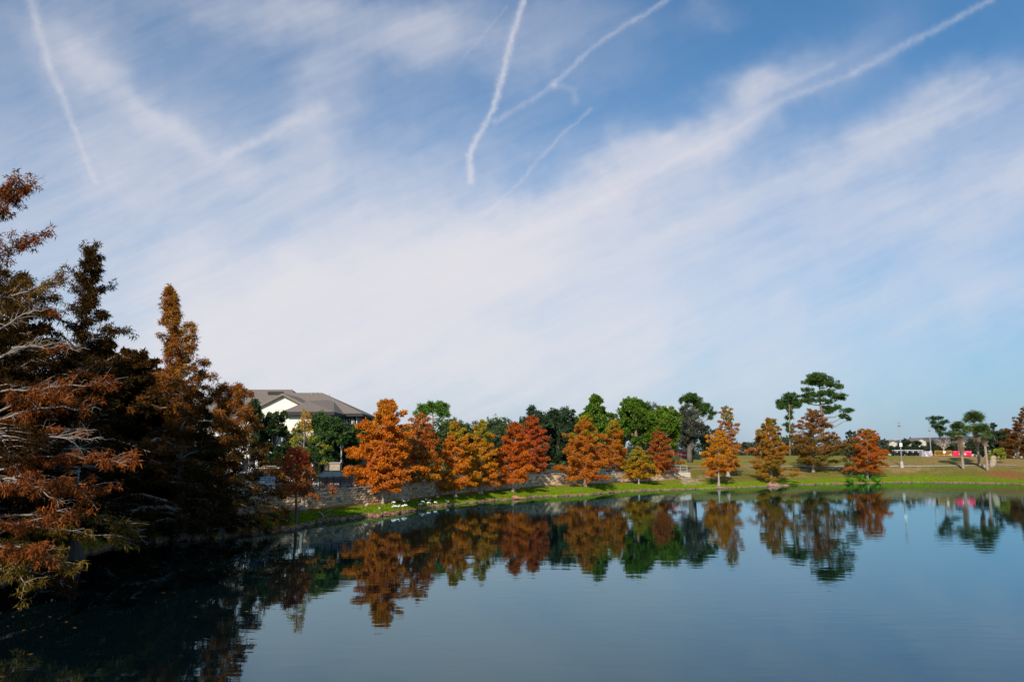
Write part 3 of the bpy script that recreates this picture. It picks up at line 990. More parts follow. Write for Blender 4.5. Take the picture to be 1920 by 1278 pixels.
PN = dict(name='pine_tree', barkm=M_barkpine, group='pines on the rise')
clump_tree(118, [(1530, 260, 60, 30), (1600, 245, 70, 25), (1660, 270, 50, 35), (1480, 320, 45, 30), (1560, 290, 50, 25), (1650, 310, 40, 25), (1690, 320, 30, 30), (1500, 290, 40, 25)], 4.26, (440, 700),
           [(1580, 300), (1585, 400), (1590, 520)], 813, (.10, .19, .025), 'rounded umbrella shaped pine rising above the oaks right of the building', 20)
oak(1108, 124, 752, 40, 850, (.06, .13, .012), 'bushy bright green pine behind the wide conical cypress', 21, nl=46, n=560, lr=.27, gap=.12, leaf=.3, trunk_r=.3, **PN)
oak(1116, 126, 737, 18, 800, (.07, .14, .012), 'pointed green pine top left of the tallest bushy pine', 210, nl=18, n=460, lr=.4, gap=.1, leaf=.3, trunk_r=.2, **PN)
oak(1193, 128, 738, 40, 832, (.065, .135, .012), 'tallest of the bushy bright green pines, with visible trunk', 22, nl=46, n=560, lr=.27, gap=.14, leaf=.3, trunk_r=.36, **PN)
oak(1243, 128, 760, 40, 846, (.08, .15, .012), 'bushy bright green pine right of the tallest bushy one, above the red banner', 23, nl=42, n=560, lr=.27, gap=.12, leaf=.3, trunk_r=.3, **PN)
oak(1152, 134, 768, 30, 850, (.075, .12, .016), 'lower green pine between the two bushy bright ones', 24, nl=30, n=480, lr=.3, gap=.15, leaf=.3, trunk_r=.25, **PN)
clump_tree(165, [(1270, 220, 70, 30), (1200, 260, 50, 35), (1300, 270, 80, 40), (1380, 320, 60, 40), (1330, 310, 60, 35), (1360, 380, 80, 40), (1420, 350, 45, 40), (1450, 400, 40, 25), (1440, 440, 30, 20), (1190, 340, 25, 20), (1220, 330, 25, 15), (1240, 240, 60, 30)],
           5.327, (1060, 700), [(1268, 260), (1268, 340), (1278, 480)], 1300, (.055, .11, .022), 'open crowned dark pine leaning right above the grey green oak', 25, trunk_r=.28)
clump_tree(180, [(880, 310, 70, 35), (820, 370, 60, 40), (880, 380, 70, 40), (930, 370, 50, 40), (800, 400, 40, 25), (960, 380, 40, 30), (890, 450, 30, 25), (900, 500, 40, 22), (880, 570, 45, 18), (900, 620, 35, 22), (905, 680, 25, 20)],
           4.916, (1300, 680), [(882, 330), (887, 500), (890, 700)], 1481, (.055, .115, .025), 'thin pine with small round crown left of the tall flat topped pine', 26, trunk_r=.26)
clump_tree(195, [(1090, 135, 70, 30), (1170, 120, 90, 35), (1240, 150, 60, 35), (1290, 190, 60, 30), (1340, 215, 40, 20), (1070, 180, 60, 25), (1180, 190, 70, 25), (1040, 250, 60, 18), (1120, 290, 90, 25), (1220, 270, 80, 25), (1310, 305, 80, 18),
                 (1370, 320, 50, 16), (1050, 300, 60, 18), (1040, 350, 70, 25), (1140, 340, 60, 18), (1240, 350, 60, 18), (1280, 410, 80, 25), (1400, 440, 60, 20), (1390, 490, 50, 18), (1440, 515, 25, 18), (1230, 450, 50, 20), (1220, 410, 40, 15), (1130, 160, 80, 30)],
           4.916, (1300, 680), [(1160, 150), (1165, 330), (1180, 450), (1188, 600)], 1542, (.065, .115, .022), 'tall flat topped pine with layered shelves of needles', 27, trunk_r=.42)
oak(1600, 165, 800, 17, 850, (.045, .075, .04), 'small grey green tree behind the olive shrub', 29, nl=14, gap=.4)
oak(1640, 210, 812, 17, 856, (.04, .065, .03), 'dark green tree behind the rounded red orange cypress', 30, nl=14)
oak(1590, 141, 812, 26, 896, (.095, .085, .022), 'thin olive brown shrub touching the rounded red orange cypress', 31, nl=24, leaf=.2, gap=.35, name='shrub', cat='shrub', group='shrubs on the bank', n=330, trunk_r=.08)
# band in the far right background
for i, (px, D, ty, hw, by, c, lb) in enumerate([
    (1697, 215, 822, 20, 852, (.028, .05, .02), 'round dark oak between the lamp post and the first far gable'),
    (1722, 225, 826, 14, 852, (.03, .05, .022), 'dark oak below the white far gable'),
    (1672, 205, 834, 14, 852, (.04, .065, .03), 'low dark shrubby oak in front of the first far gable'),
    (1740, 205, 832, 12, 852, (.035, .06, .025), 'low oak between the second far gable and the second lamp post'),
    (1750, 215, 826, 16, 852, (.035, .055, .022), 'dark oak behind the second lamp post'),
    (1770, 182, 840, 15, 855, (.03, .05, .02), 'low dark hedge shrub right behind the yellow barrier'),
    (1785, 215, 816, 20, 852, (.05, .07, .03), 'olive oak behind the yellow barrier'),
    (1825, 210, 818, 16, 855, (.03, .055, .02), 'dark oak behind the leftmost palm trunk'),
    (1862, 190, 794, 20, 862, (.026, .05, .018), 'large dark oak right of the palms'),
    (1885, 185, 800, 22, 866, (.03, .055, .02), 'large dark oak by the right edge cypress'),
    (1660, 230, 822, 12, 852, (.045, .07, .035), 'small green tree under the first far gable'),
    (1560, 240, 826, 20, 856, (.05, .07, .035), 'low oak far behind the broad dark cypress'),
    (1400, 230, 826, 18, 856, (.05, .075, .035), 'low green tree in the gap right of the thin topped cypress'),
    (1425, 200, 812, 10, 850, (.06, .085, .04), 'small pale tree in the gap left of the olive cypress'),
    (1473, 200, 816, 10, 850, (.05, .08, .035), 'small tree in the gap right of the olive cypress'),
]):
    oak(px, D, ty, hw, by, c, lb, 40 + i, nl=20, n=260, leaf=.34, group='trees far behind the hill')
clump_tree(185, [(850, 275, 55, 16), (890, 270, 40, 15), (850, 330, 45, 14), (960, 320, 50, 14), (830, 370, 40, 12), (900, 385, 60, 14), (960, 400, 45, 14), (880, 430, 35, 15), (900, 470, 30, 18), (1000, 460, 50, 15), (1040, 480, 35, 12), (900, 340, 40, 14)],
           6.39, (1620, 740), [(890, 300), (900, 450), (930, 640)], 1765, (.045, .085, .028), 'thin shelved pine beside the second lamp post', 60, trunk_r=.16)
# bare branched tree in front of the shelved pine
bt_x, _, _ = at(1770, 850, 180)
bare_t = empty('bare_tree', (bt_x, 180, ground_z(bt_x, 180)), 'small bare tree with pale forked branches behind the yellow barrier', 'tree', 'trees far behind the hill')
p = MB(); q = np.random.default_rng(5)
p.tube([(0, 0, 0), (0, 0, 2.2)], [.16, .12], 6)
for k in range(16):
    a_k = q.uniform(0, 6.28); l_k = q.uniform(1.4, 2.8); v_ = np.array([math.cos(a_k) * .75, math.sin(a_k) * .5, q.uniform(.3, 1)])
    s0 = np.array([0, 0, q.uniform(1.4, 2.2)])
    p.tube([s0, s0 + v_ * l_k * .5 + (0, 0, .15), s0 + v_ * l_k + (0, 0, .3)], [.07, .05, .015], 4)
    for j in range(4):
        e0 = s0 + v_ * l_k * q.uniform(.4, .9); p.tube([e0, e0 + q.normal(0, .4, 3) + (0, 0, .4)], [.03, .01], 3)
p.build('trunk', M_twig, bare_t)
oak(1873, 158, 834, 10, 866, (.17, .22, .02), 'bright yellow green shrub below the dark oaks by the right edge', 61, nl=14, n=240, leaf=.26, name='shrub', cat='shrub', group='shrubs on the bank', trunk_r=.05)
oak(1858, 157, 846, 8, 866, (.14, .21, .02), 'small yellow green shrub beside the pale stacked rock', 62, nl=9, n=200, leaf=.22, name='shrub', cat='shrub', group='shrubs on the bank', trunk_r=.05)
for i, (px, D, ty, hw, by, lb) in enumerate([
    (1688, 200, 838, 13, 854, 'low dark shrub oak right behind the lamp post with the sign'),
    (1708, 204, 836, 13, 854, 'low dark shrub oak behind the second cart'),
    (1728, 202, 838, 12, 854, 'low dark shrub oak behind the pale printed panel'),
    (1756, 204, 834, 12, 854, 'low dark shrub oak left of the bare forked tree'),
    (1798, 200, 834, 13, 856, 'low dark shrub oak behind the left end of the pink banner'),
    (1815, 196, 836, 12, 856, 'low dark shrub oak behind the right end of the pink banner'),
    (1840, 186, 826, 15, 862, 'dark shrub oak between the tallest and the shortest palm'),
    (1905, 176, 812, 24, 868, 'dark oak behind the right edge cypress'),
    (1650, 203, 838, 12, 856, 'low dark shrub oak right beside the rounded red orange cypress')]):
    oak(px, D, ty, hw, by, (.03, .05, .02), lb, 80 + i, nl=18, n=260, leaf=.34, group='trees far behind the hill')
for i, (px, D, ty, hw, by, lb) in enumerate([
    (850, 116, 790, 30, 885, 'oak between the red orange cypress and the orange one by the rubble'),
    (920, 122, 796, 30, 885, 'oak low between the two yellow topped and deep orange cypresses'),
    (1024, 126, 778, 26, 892, 'dark oak right of the rust red cypress'),
    (1070, 128, 775, 26, 892, 'dark oak left behind the wide conical cypress'),
    (550, 86, 792, 26, 880, 'green oak low before the cream wall of the building'),
    (650, 84, 782, 26, 880, 'dark oak under the right roof corner of the building')]):
    oak(px, D, ty, hw, by, (.038, .066, .022), lb, 100 + i, nl=26, n=420, group='green trees behind the bank')
# mass of far woodland right round the horizon
global_c, global_r, gc = [], [], []
rng = np.random.default_rng(77)
for i in range(520):
    t_ = R(rng.uniform(-42, 46))
    r_ = rng.uniform(300, 380)
    hgt = rng.uniform(3, 8) if t_ < .45 else rng.uniform(3, 6)
    x, y = r_ * math.sin(t_), r_ * math.cos(t_)
    for k in range(6):
        global_c.append((x + rng.normal(0, 3), y + rng.normal(0, 3), 3.5 + rng.uniform(0, hgt)))
        global_r.append(rng.uniform(1.2, 2.4)); gc.append(np.array((.05, .07, .035)) * rng.uniform(.7, 1.2))
V, F, C = leaves(np.array(global_c), np.array(global_r), 26, .9, .7, .8, 0, np.array(gc), .25)
fw = link('woods', mk_mesh('woods', V, F, M_leaf, C))
tag(fw, 'low far woodland along the horizon behind everything', 'woodland', kind='stuff')


# ------------------------------------------------------------------ palms
def palm(px, base_y, D, top_y, neck_y, lean_px, boot0, boot1, label, seed, crown_px=17):
    r = np.random.default_rng(1300 + seed)
    x, _, _ = at(px, base_y, D)
    z = ground_z(x, D)
    tx, _, tz = at(lean_px, neck_y, D)
    H = tz - z
    root = empty('palm_tree', (x, D, z - .05), label, 'palm', 'cabbage palms by the path')
    ts = np.linspace(0, 1, 14)
    P = np.stack([(tx - x) * ts ** .8 + .10 * np.sin(ts * PI), ts * 0, H * ts], -1)
    t = MB(); t.tube(P, .22 * (1.15 - .35 * ts) * (1 + .35 * np.exp(-ts * 14)), 10)
    t.build('trunk', M_palm, root, True)
    # leaf-base boots
    bt = MB()
    h0, h1 = boot0 * H, boot1 * H
    nr = int((h1 - h0) / .16)
    for i in range(nr):
        h = h0 + (h1 - h0) * i / nr
        f = i / nr
        c = np.array([np.interp(h / H, ts, P[:, 0]), 0, h])
        rr_ = .30 + .34 * math.sin(PI * min(1, f * .75 + .15)) if f < .85 else .30 - .1 * (f - .85) / .15
        for k in range(8):
            az = k * 2 * PI / 8 + (i % 2) * PI / 8
            d = np.array([math.cos(az), math.sin(az), 0]); s_ = np.array([-d[1], d[0], 0])
            w_ = .085
            p0 = c + d * rr_ * .55 - (0, 0, .1); p1 = c + d * rr_ + (0, 0, .16)
            cc = np.array((.36, .25, .17)) * r.uniform(.7, 1.25) if f < .7 else np.array((.50, .20, .07)) * r.uniform(.7, 1.2)
            bt.add([p0 - s_ * w_, p0 + s_ * w_, p1 + s_ * w_ * .6, p1 - s_ * w_ * .6, p0 - s_ * w_ - d * .1, p0 + s_ * w_ - d * .1],
                   [(0, 1, 2, 3), (1, 0, 4, 5), (4, 3, 2, 5), (0, 3, 4), (1, 5, 2)], cc)
    bt.build('boots', M_boot, root, cols=True)
    # fan leaves
    Rf = crown_px * 1.12 / FPX * D
    V, F, C, PT = [], [], [], MB()
    top = P[-1]
    for i in range(54):
        az = i * 2.4 + r.uniform(-.3, .3)
        el = R(r.uniform(-42, 78) if i > 10 else r.uniform(40, 85))
        d = np.array([math.cos(az) * math.cos(el), math.sin(az) * math.cos(el), math.sin(el)])
        lp = Rf * r.uniform(.42, .6)
        hub = top + d * lp
        PT.tube([top, (top + hub) / 2 + (0, 0, .05), hub], [.03, .022, .015], 4, c=(.10, .13, .03), cap=False)
        side = np.cross(d, (0, 0, 1)); side /= np.linalg.norm(side) + 1e-6
        upv = np.cross(side, d)
        for k in range(22):
            a = (k / 21 - .5) * R(210)
            dd = d * math.cos(a) + side * math.sin(a) + upv * .15 * math.cos(a * 2)
            Lf = Rf * .62 * (1 - .2 * abs(a) / 1.8) * r.uniform(.8, 1.2)
            m_ = hub + dd * Lf * .55; e_ = hub + dd * Lf - np.array([0, 0, Lf * .34])
            wv = np.cross(dd, upv); wv /= np.linalg.norm(wv) + 1e-6
            n0 = len(V)
            V += [hub, m_ - wv * .055, m_ + wv * .055, e_]
            F += [(n0, n0 + 1, n0 + 2), (n0 + 1, n0 + 3, n0 + 2)]
            c = np.array((.075, .12, .03)) * r.uniform(.6, 1.4)
            if r.random() < .1: c = np.array((.16, .16, .05))
            C += [c] * 4
    link('fronds', mk_mesh('fronds', np.array(V), np.array(F), M_leaf, np.array(C)), root)
    PT.build('petioles', M_leaf, root, cols=True)


palm(1806, 876, 150, 788, 807, 1797, .36, .93, 'leftmost palm with broad swollen tan trunk before the pink banner', 1, 17)
palm(1837, 873, 153, 775, 793, 1826, .46, .96, 'tallest palm, in the middle of the three', 2, 24)
palm(1852, 882, 147, 800, 811, 1843, .68, .92, 'shortest palm with slim smooth trunk, right of the tallest palm', 3, 17)

# ------------------------------------------------------------------ lamp posts
def lamp(px, base_y, D, top_y, lean, label, sign):
    x, _, _ = at(px, base_y, D); z = ground_z(x, D)
    _, _, tz = at(px, top_y, D)
    H = tz - z
    root = empty('lamp_post', (x, D, z - .03), label, 'lamp post', 'tall lamp posts on the hill')
    p = MB(); p.tube([(0, 0, .5), (0, 0, H * .5), (0, 0, H - .9)], [.12, .095, .07], 8); p.build('pole', M_pole, root, True)
    p = MB(); p.tube([(0, 0, 0), (0, 0, .9), (0, 0, 1.25)], [.34, .26, .13], 10); p.build('base', M_conc, root)
    h = MB()
    h.tube([(0, 0, H - .92), (0, 0, H - .8), (0, 0, H - .72)], [.1, .3, .32], 10)
    h.tube([(0, 0, H - .2), (0, 0, H - .08), (0, 0, H)], [.24, .2, .05], 10)
    for k in range(4):
        a = k * PI / 2
        h.tube([(.2 * math.cos(a), .2 * math.sin(a), H - .74), (.2 * math.cos(a), .2 * math.sin(a), H - .18)], .018, 4)
    h.build('lantern', M_pole, root)
    if sign:
        s_ = MB(); s_.box(-.26, .26, -.17, -.13, H * .46, H * .46 + .66)
        s_.build('sign_plate', M_sign, root)


lamp(1691, 872, 151, 790, 0, 'grey lamp post with a white sign plate, left of the barriers', True)
lamp(1746, 853, 178, 800, 0, 'plain grey lamp post without sign, left of the shelved pine', False)

# ------------------------------------------------------------------ barriers and banners
def text_mesh(txt, size):
    cu = bpy.data.curves.new('lettering', 'FONT')
    cu.body = txt; cu.size = size; cu.extrude = .006; cu.align_x = 'CENTER'; cu.align_y = 'CENTER'; cu.offset = .02
    o = bpy.data.objects.new('lettering', cu)
    COL.objects.link(o)
    dg = bpy.context.evaluated_depsgraph_get(); dg.update()
    me = bpy.data.meshes.new_from_object(o.evaluated_get(dg))
    bpy.data.objects.remove(o)
    me.materials.clear(); me.materials.append(M_sign)
    return me


def banner(px0, px1, y0, y1, D, label, txt, rz=0.):
    x0, _, zt = at(px0, y0, D); x1, _, zb = at(px1, y1, D)
    xc = (x0 + x1) / 2
    z = ground_z(xc, D)
    W = x1 - x0; Hh = 1.15
    root = empty('banner_barrier', (xc, D, z), label, 'barrier', 'barriers along the hill top')
    f = MB()
    for sx in (-W / 2, 0, W / 2):
        f.tube([(sx, 0, 0), (sx, 0, Hh)], .025, 6)
        f.tube([(sx, -.3, .02), (sx, .3, .02)], .025, 6)
    f.tube([(-W / 2, 0, Hh), (W / 2, 0, Hh)], .025, 6)
    f.build('frame', M_pole, root)
    c = MB(); c.box(-W / 2, W / 2, -.05, -.035, .12, Hh + .02)
    b_ = c.build('banner_cloth', M_pink, root)
    pp = MB()
    r = np.random.default_rng(int(px0))
    for sgn, nn_ in ((-1, 4), (1, 7)):
        for k in range(nn_):
            cx = sgn * (W / 2 - r.uniform(.1, .9 if sgn < 0 else 1.5)); cz_ = Hh - r.uniform(.05, .30)
            rad = r.uniform(.05, .13)
            a = np.arange(8) * PI / 4
            ring = [(cx + rad * math.cos(t), -.054, cz_ + rad * math.sin(t)) for t in a] + [(cx + rad * math.cos(t), -.051, cz_ + rad * math.sin(t)) for t in a]
            pp.add(ring, [tuple(range(8)), tuple(range(15, 7, -1))] + [(q, 8 + q, 8 + (q + 1) % 8, (q + 1) % 8) for q in range(8)])
    pp.build('print_pattern', M_pinkpale, b_)
    t = link('lettering', text_mesh(txt, .62), b_)
    t.location = (.05, -.058, .52); t.rotation_euler = (PI / 2, 0, 0)
    return root


banner(1786, 1822, 843, 855, 172, 'bright pink banner barrier behind the palm trunks', 'Bvogo')
banner(1272, 1293, 844, 852, 159, 'red pink banner barrier under the grey green oak left of the open hill', 'Bvogo')
banner(1247, 1264, 845, 853, 158.5, 'red pink banner barrier half hidden by the brown rust cypress', 'Bvogo')

# yellow pedestrian barrier
x0, _, _ = at(1753.5, 855, 171.5); x1, _, _ = at(1784.5, 855, 171.5)
xc = (x0 + x1) / 2; W = x1 - x0
yb = empty('crowd_barrier', (xc, 171.5, ground_z(xc, 171.5)), 'yellow steel crowd barrier with a white notice, left of the pink banner', 'barrier', 'barriers along the hill top')
f = MB()
for zz_ in (.25, 1.2): f.tube([(-W / 2, 0, zz_), (W / 2, 0, zz_)], .05, 6)
for sx in (-W / 2, W / 2): f.tube([(sx, 0, .05), (sx, 0, 1.2)], .05, 6)
f.build('frame', M_yellow, yb)
for k in range(1, 17):
    p = MB(); sx = -W / 2 + W * k / 17
    p.tube([(sx, 0, .25), (sx, 0, 1.2)], .03, 5); p.build('bar', M_yellow, yb)
for sx in (-W / 2 + .15, W / 2 - .15):
    p = MB(); p.tube([(sx, -.35, .02), (sx, 0, .2), (sx, .35, .02)], .04, 5); p.build('foot', M_yellow, yb)
p = MB(); p.box(-.05, .5, -.085, -.055, .72, 1.12); p.build('notice', M_sign, yb)

# pale printed panel left of it
x0, _, _ = at(1729, 855, 171); x1, _, _ = at(1750, 855, 171)
pm_, nt2, b2 = nmat('printed_panel')
N2, L2 = nt2.nodes, nt2.links
v2 = N2.new('ShaderNodeTexVoronoi'); v2.inputs['Scale'].default_value = 2.2
tc2 = N2.new('ShaderNodeTexCoord'); L2.new(tc2.outputs['Object'], v2.inputs['Vector'])
cr = N2.new('ShaderNodeValToRGB')
for p_, c_ in ((0, (.42, .16, .24)), (.35, (.50, .42, .38)), (.7, (.46, .44, .44)), (1, (.26, .2, .3))):
    e = cr.color_ramp.elements.new(p_) if p_ not in (0, 1) else cr.color_ramp.elements[int(p_)]
    e.color = (*c_, 1)
L2.new(v2.outputs['Distance'], cr.inputs[0]); L2.new(cr.outputs[0], b2.inputs['Base Color'])
xc = (x0 + x1) / 2; W = x1 - x0
pn = empty('display_panel', (xc, 171, ground_z(xc, 171)), 'pale printed panel with pink and violet marks left of the yellow barrier', 'panel', 'barriers along the hill top')
p = MB(); p.box(-W / 2, W / 2 - .5, -.03, .03, .06, 1.2); p.build('board', pm_, pn)
p = MB(); p.box(-W / 2 - .06, -W / 2, -.05, 1.0, .02, 1.2); p.build('side_board', M_silver, pn)
for sx in (-W / 2 + .1, 0, W / 2 - .6):
    p = MB(); p.box(sx - .03, sx + .03, .03, .6, 0, .05); p.build('foot', M_pole, pn)


# ------------------------------------------------------------------ vehicles
def car(loc, rz, paint, label, Lc=4.6, Wc=1.85, Hc=1.5, boxy=False, rack=False):
    root = empty('parked_car', loc, label, 'car', 'vehicles parked behind the wall', rz)
    hw = Wc / 2
    if boxy:
        low = [(-.5, .3), (-.5, .62), (-.47, .62 + .02), (.30, .66), (.46, .58), (.5, .45), (.5, .3)]
        cab = [(-.49, .64), (-.46, 1.0), (.12, 1.0), (.29, .66)]
    else:
        low = [(-.5, .3), (-.5, .6), (-.36, .66), (.22, .64), (.42, .58), (.5, .45), (.5, .26)]
        cab = [(-.40, .65), (-.26, .97), (-.1, 1.0), (.05, .97), (.24, .64)]

    def ext(prof, w0, w1, mb):
        n = len(prof)
        V = []
        for s_, in ((-1,), (1,)):
            for (u, v) in prof:
                w = w0 if v < .7 else w1
                V.append((u * Lc, s_ * w, v * Hc))
        F = [tuple(range(n)), tuple(range(2 * n - 1, n - 1, -1))] + [(i, n + i, n + (i + 1) % n, (i + 1) % n) for i in range(n)]
        mb.add(V, F)
    b = MB(); ext(low, hw, hw * .97, b)
    for sx in (-.32, .32):
        for sy in (-1, 1):
            b.tube([(sx * Lc, sy * (hw - .02), .36), (sx * Lc, sy * (hw + .02), .36)], .40, 14)
    body = b.build('body', paint, root)
    bv = body.modifiers.new('bev', 'BEVEL'); bv.width = .05; bv.segments = 2
    b = MB(); ext(cab, hw * .93, hw * .8, b); cb = b.build('cabin', M_glass, root)
    b = MB()
    zr = Hc * 1.0
    us = [u for u, v in cab if v > .9]
    b.box(min(us) * Lc - .05, max(us) * Lc + .05, -hw * .82, hw * .82, zr - .03, zr + .03)
    for (ua, va), (ub, vb) in ((cab[0], cab[1]), (cab[-1], cab[-2])):
        for sy in (-1, 1):
            b.tube([(ua * Lc, sy * hw * .93, va * Hc), (ub * Lc, sy * hw * .8, vb * Hc)], .05, 5)
    um = -.12 if not boxy else -.05
    for um in ((-.1,) if not boxy else (-.24, -.02)):
        for sy in (-1, 1):
            b.tube([(um * Lc, sy * hw * .935, .66 * Hc), (um * Lc, sy * hw * .81, .99 * Hc)], .045, 5)
    b.build('roof', paint, root)
    if rack:
        b = MB()
        for sy in (-.5, .5): b.tube([(-.3 * Lc, sy, zr + .12), (.1 * Lc, sy, zr + .12)], .03, 5)
        for sx in (-.28, .06):
            b.tube([(sx * Lc, -.6, zr + .14), (sx * Lc, .6, zr + .14)], .03, 5)
        b.build('roof_rack', M_pole, root)
    for sx in (-.32, .32):
        for sy in (-1, 1):
            w_ = MB(); w_.tube([(sx * Lc, sy * (hw - .2), .33), (sx * Lc, sy * (hw + .035), .33)], .33, 18)
            wo = w_.build('wheel', M_tyre, root)
            w_ = MB(); w_.tube([(sx * Lc, sy * (hw + .03), .33), (sx * Lc, sy * (hw + .05), .33)], .2, 12)
            w_.build('rim', M_rim, wo)
    for sy in (-1, 1):
        b = MB(); b.box(-.505 * Lc, -.485 * Lc, sy * hw * .72 - .15, sy * hw * .72 + .15, Hc * .48, Hc * .6); b.build('tail_lamp', M_red, root)
        b = MB(); b.box(.47 * Lc, .503 * Lc, sy * hw * .7 - .15, sy * hw * .7 + .15, Hc * .4, Hc * .47); b.build('headlight', M_sign, root)
        b = MB(); b.box(.16 * Lc, .2 * Lc, sy * (hw + .12) - .08, sy * (hw + .12) + .08, Hc * .62, Hc * .7); b.build('wing_mirror', paint, root)
    return root


x, y, _ = at(530, 900, 61.0)
car((x, y, ground_z(x, y)), R(25), M_white, 'white boxy van with roof rack behind the wall and the small red cypress', 4.8, 1.9, 1.8, True, True)
x, y, _ = at(634, 900, 70.5)
car((x, y, ground_z(x, y)), R(8), M_black, 'black saloon car parked behind the dark mesh fence section', 4.6, 1.85, 1.42)
x, y, _ = at(455, 900, 62)
car((x, y, ground_z(x, y)), R(15), M_silver, 'silver car mostly hidden behind the rounded orange cypress', 4.5, 1.8, 1.45)
# white topped carts on the hill, in a row
cart_lbl = ['leftmost white roofed cart, beside the lamp post with the sign', 'second white roofed cart from the lamp post with the sign', 'third white roofed cart from the lamp post with the sign', 'white roofed cart nearest the pale printed panel']
for i, px in enumerate((1683, 1702, 1712, 1722)):
    x, y, _ = at(px, 853, 178)
    root = empty('golf_cart', (x, y, ground_z(x, y)), cart_lbl[i], 'cart', 'carts parked on the hill top', R(8 * i))
    p = MB(); p.box(-.95, .95, -.6, .6, 1.12, 1.2); p.box(-.9, .9, -.55, .55, 1.2, 1.24); p.build('canopy', M_white, root)
    for sx in (-.8, .75):
        for sy in (-.5, .5):
            p = MB(); p.tube([(sx, sy, .5), (sx * .95, sy, 1.13)], .025, 5); p.build('post', M_pole, root)
    p = MB(); p.box(-1., 1.05, -.58, .58, .28, .52); p.box(-.98, -.2, -.56, .56, .52, .72); p.box(.65, 1.1, -.5, .5, .52, .78); p.build('body', M_black, root)
    p = MB(); p.box(-.3, -.18, -.5, .5, .74, 1.0); p.build('backrest', M_sign, root)
    for sx in (-.7, .72):
        for sy in (-.55, .55):
            p = MB(); p.tube([(sx, sy - .08, .23), (sx, sy + .08, .23)], .23, 10); p.build('wheel', M_tyre, root)

# metal railing at the end of the wall
xa, ya, _ = at(1238, 880, 124); xb, yb_, _ = at(1288, 880, 124.5)
za = 1.75
rl = empty('railing', (xa, ya, 0), 'pale metal railing on a concrete ledge at the right end of the wall', 'railing')
p = MB()
W = xb - xa
gz = 2.05
for zz_ in (.1, .6, 1.05):
    p = MB(); p.tube([(0, 0, gz + zz_), (W, .4, gz + zz_)], .035, 5); p.build('rail', M_conc, rl)
for k in range(5):
    p = MB(); f_ = k / 4; p.tube([(W * f_, .4 * f_, gz - .05), (W * f_, .4 * f_, gz + 1.07)], .045, 6); p.build('post', M_conc, rl)
p = MB()
for k in range(1, 28):
    f_ = k / 28; p.tube([(W * f_, .4 * f_, gz + .1), (W * f_, .4 * f_, gz + 1.05)], .012, 4)
p.build('pickets', M_conc, rl)
p = MB(); p.box(-.3, W + .4, -.35, .9, 1.0, gz, rot=.06, org=(0, 0)); p.build('concrete_ledge', M_conc, rl)

# ------------------------------------------------------------------ building on the left
def poly(name, mat, V, F, parent, thick=0.):
    o = link(name, mk_mesh(name, np.array(V, float), F, mat), parent)
    if thick:
        m = o.modifiers.new('s', 'SOLIDIFY'); m.thickness = thick; m.offset = -1
    return o


def hip(x0, x1, y0, y1, ze, zr, rx0, rx1, parent, mat=M_roof, ov=.0):
    yc = (y0 + y1) / 2
    V = [(x0, y0, ze), (x1, y0, ze), (x1, y1, ze), (x0, y1, ze), (rx0, yc, zr), (rx1, yc, zr)]
    F = [(0, 1, 5, 4), (1, 2, 5), (2, 3, 4, 5), (3, 0, 4), (3, 2, 1, 0)]
    r = poly('roof', mat, V, F, parent)
    f = MB()
    e = .06
    f.box(x0 - e, x1 + e, y0 - e, y1 + e, ze - .34, ze - .01)
    f.build('fascia', M_trim, r)
    return r


bl = empty('apartment_block', (-26, 98, ground_z(-26, 98)), 'cream apartment building with brown shingle hip roofs above the oaks', 'building', 'buildings')
bl.location = (0, 0, 0)
X_ = lambda px, D: at(px, 770, D)[0]
Z_ = lambda py, D: at(960, py, D)[2]
# main long block
xm0, xm1 = X_(330, 104), X_(600, 104)
hip(xm0, xm1, 95.5, 112.5, Z_(776, 98), Z_(730, 104), xm0 + 8, X_(546, 104), bl)
# right block
hip(X_(545, 97) - 4, X_(684, 94), 92.5, 105, Z_(775, 93), Z_(736, 98.7), X_(545, 98.7), X_(603, 98.7), bl)
# gable wing facing the lake
gx, gy = X_(531, 90), 90
hw_ = 6.3
ze, zr = Z_(737, 90) - hw_ * .5, Z_(737, 90)
V = [(gx - hw_ - .4, gy - .5, ze - .2), (gx, gy - .5, zr), (gx + hw_ + .4, gy - .5, ze - .2), (gx - hw_ - .4, gy + 12, ze - .2), (gx, gy + 12, zr), (gx + hw_ + .4, gy + 12, ze - .2)]
poly('roof', M_roof, V, [(0, 1, 4, 3), (1, 2, 5, 4)], bl, .28)
V = [(gx - hw_, gy, 0), (gx + hw_, gy, 0), (gx + hw_, gy, ze - .25), (gx, gy, zr - .3), (gx - hw_, gy, ze - .25)]
V += [(a, b + .25, c) for a, b, c in V]
gw = poly('gable_wall', M_stucco, V, [(0, 1, 2, 3, 4), (9, 8, 7, 6, 5), (0, 4, 9, 5), (1, 6, 7, 2)], bl)
p = MB(); p.box(gx - .95, gx + .95, gy - .05, gy - .003, zr - 2.4, zr - 1.75)
p.build('gable_vent', pmat('vent_cream', (.70, .61, .48), .8, .05, 2), gw)
# low front hip wing
fx0, fx1 = X_(530, 87), X_(628, 87)
yf0, yf1 = 86.5, 97
V = [(fx0, yf0, Z_(772, 87)), (fx1, yf0, Z_(772, 87)), (fx1, yf1, Z_(772, 87)), (fx0, yf1, Z_(772, 87)), (X_(574, 91), 91.5, Z_(751, 91.5)), (X_(600, 91), 98, Z_(747, 96))]
r = poly('roof', M_roof, V, [(0, 1, 4), (1, 2, 5, 4), (3, 0, 4, 5), (2, 3, 5), (3, 2, 1, 0)], bl)
p = MB(); p.box(fx0 - .05, fx1 + .05, yf0 - .05, yf1, Z_(772, 87) - .36, Z_(772, 87) - .01); p.build('fascia', M_trim, r)
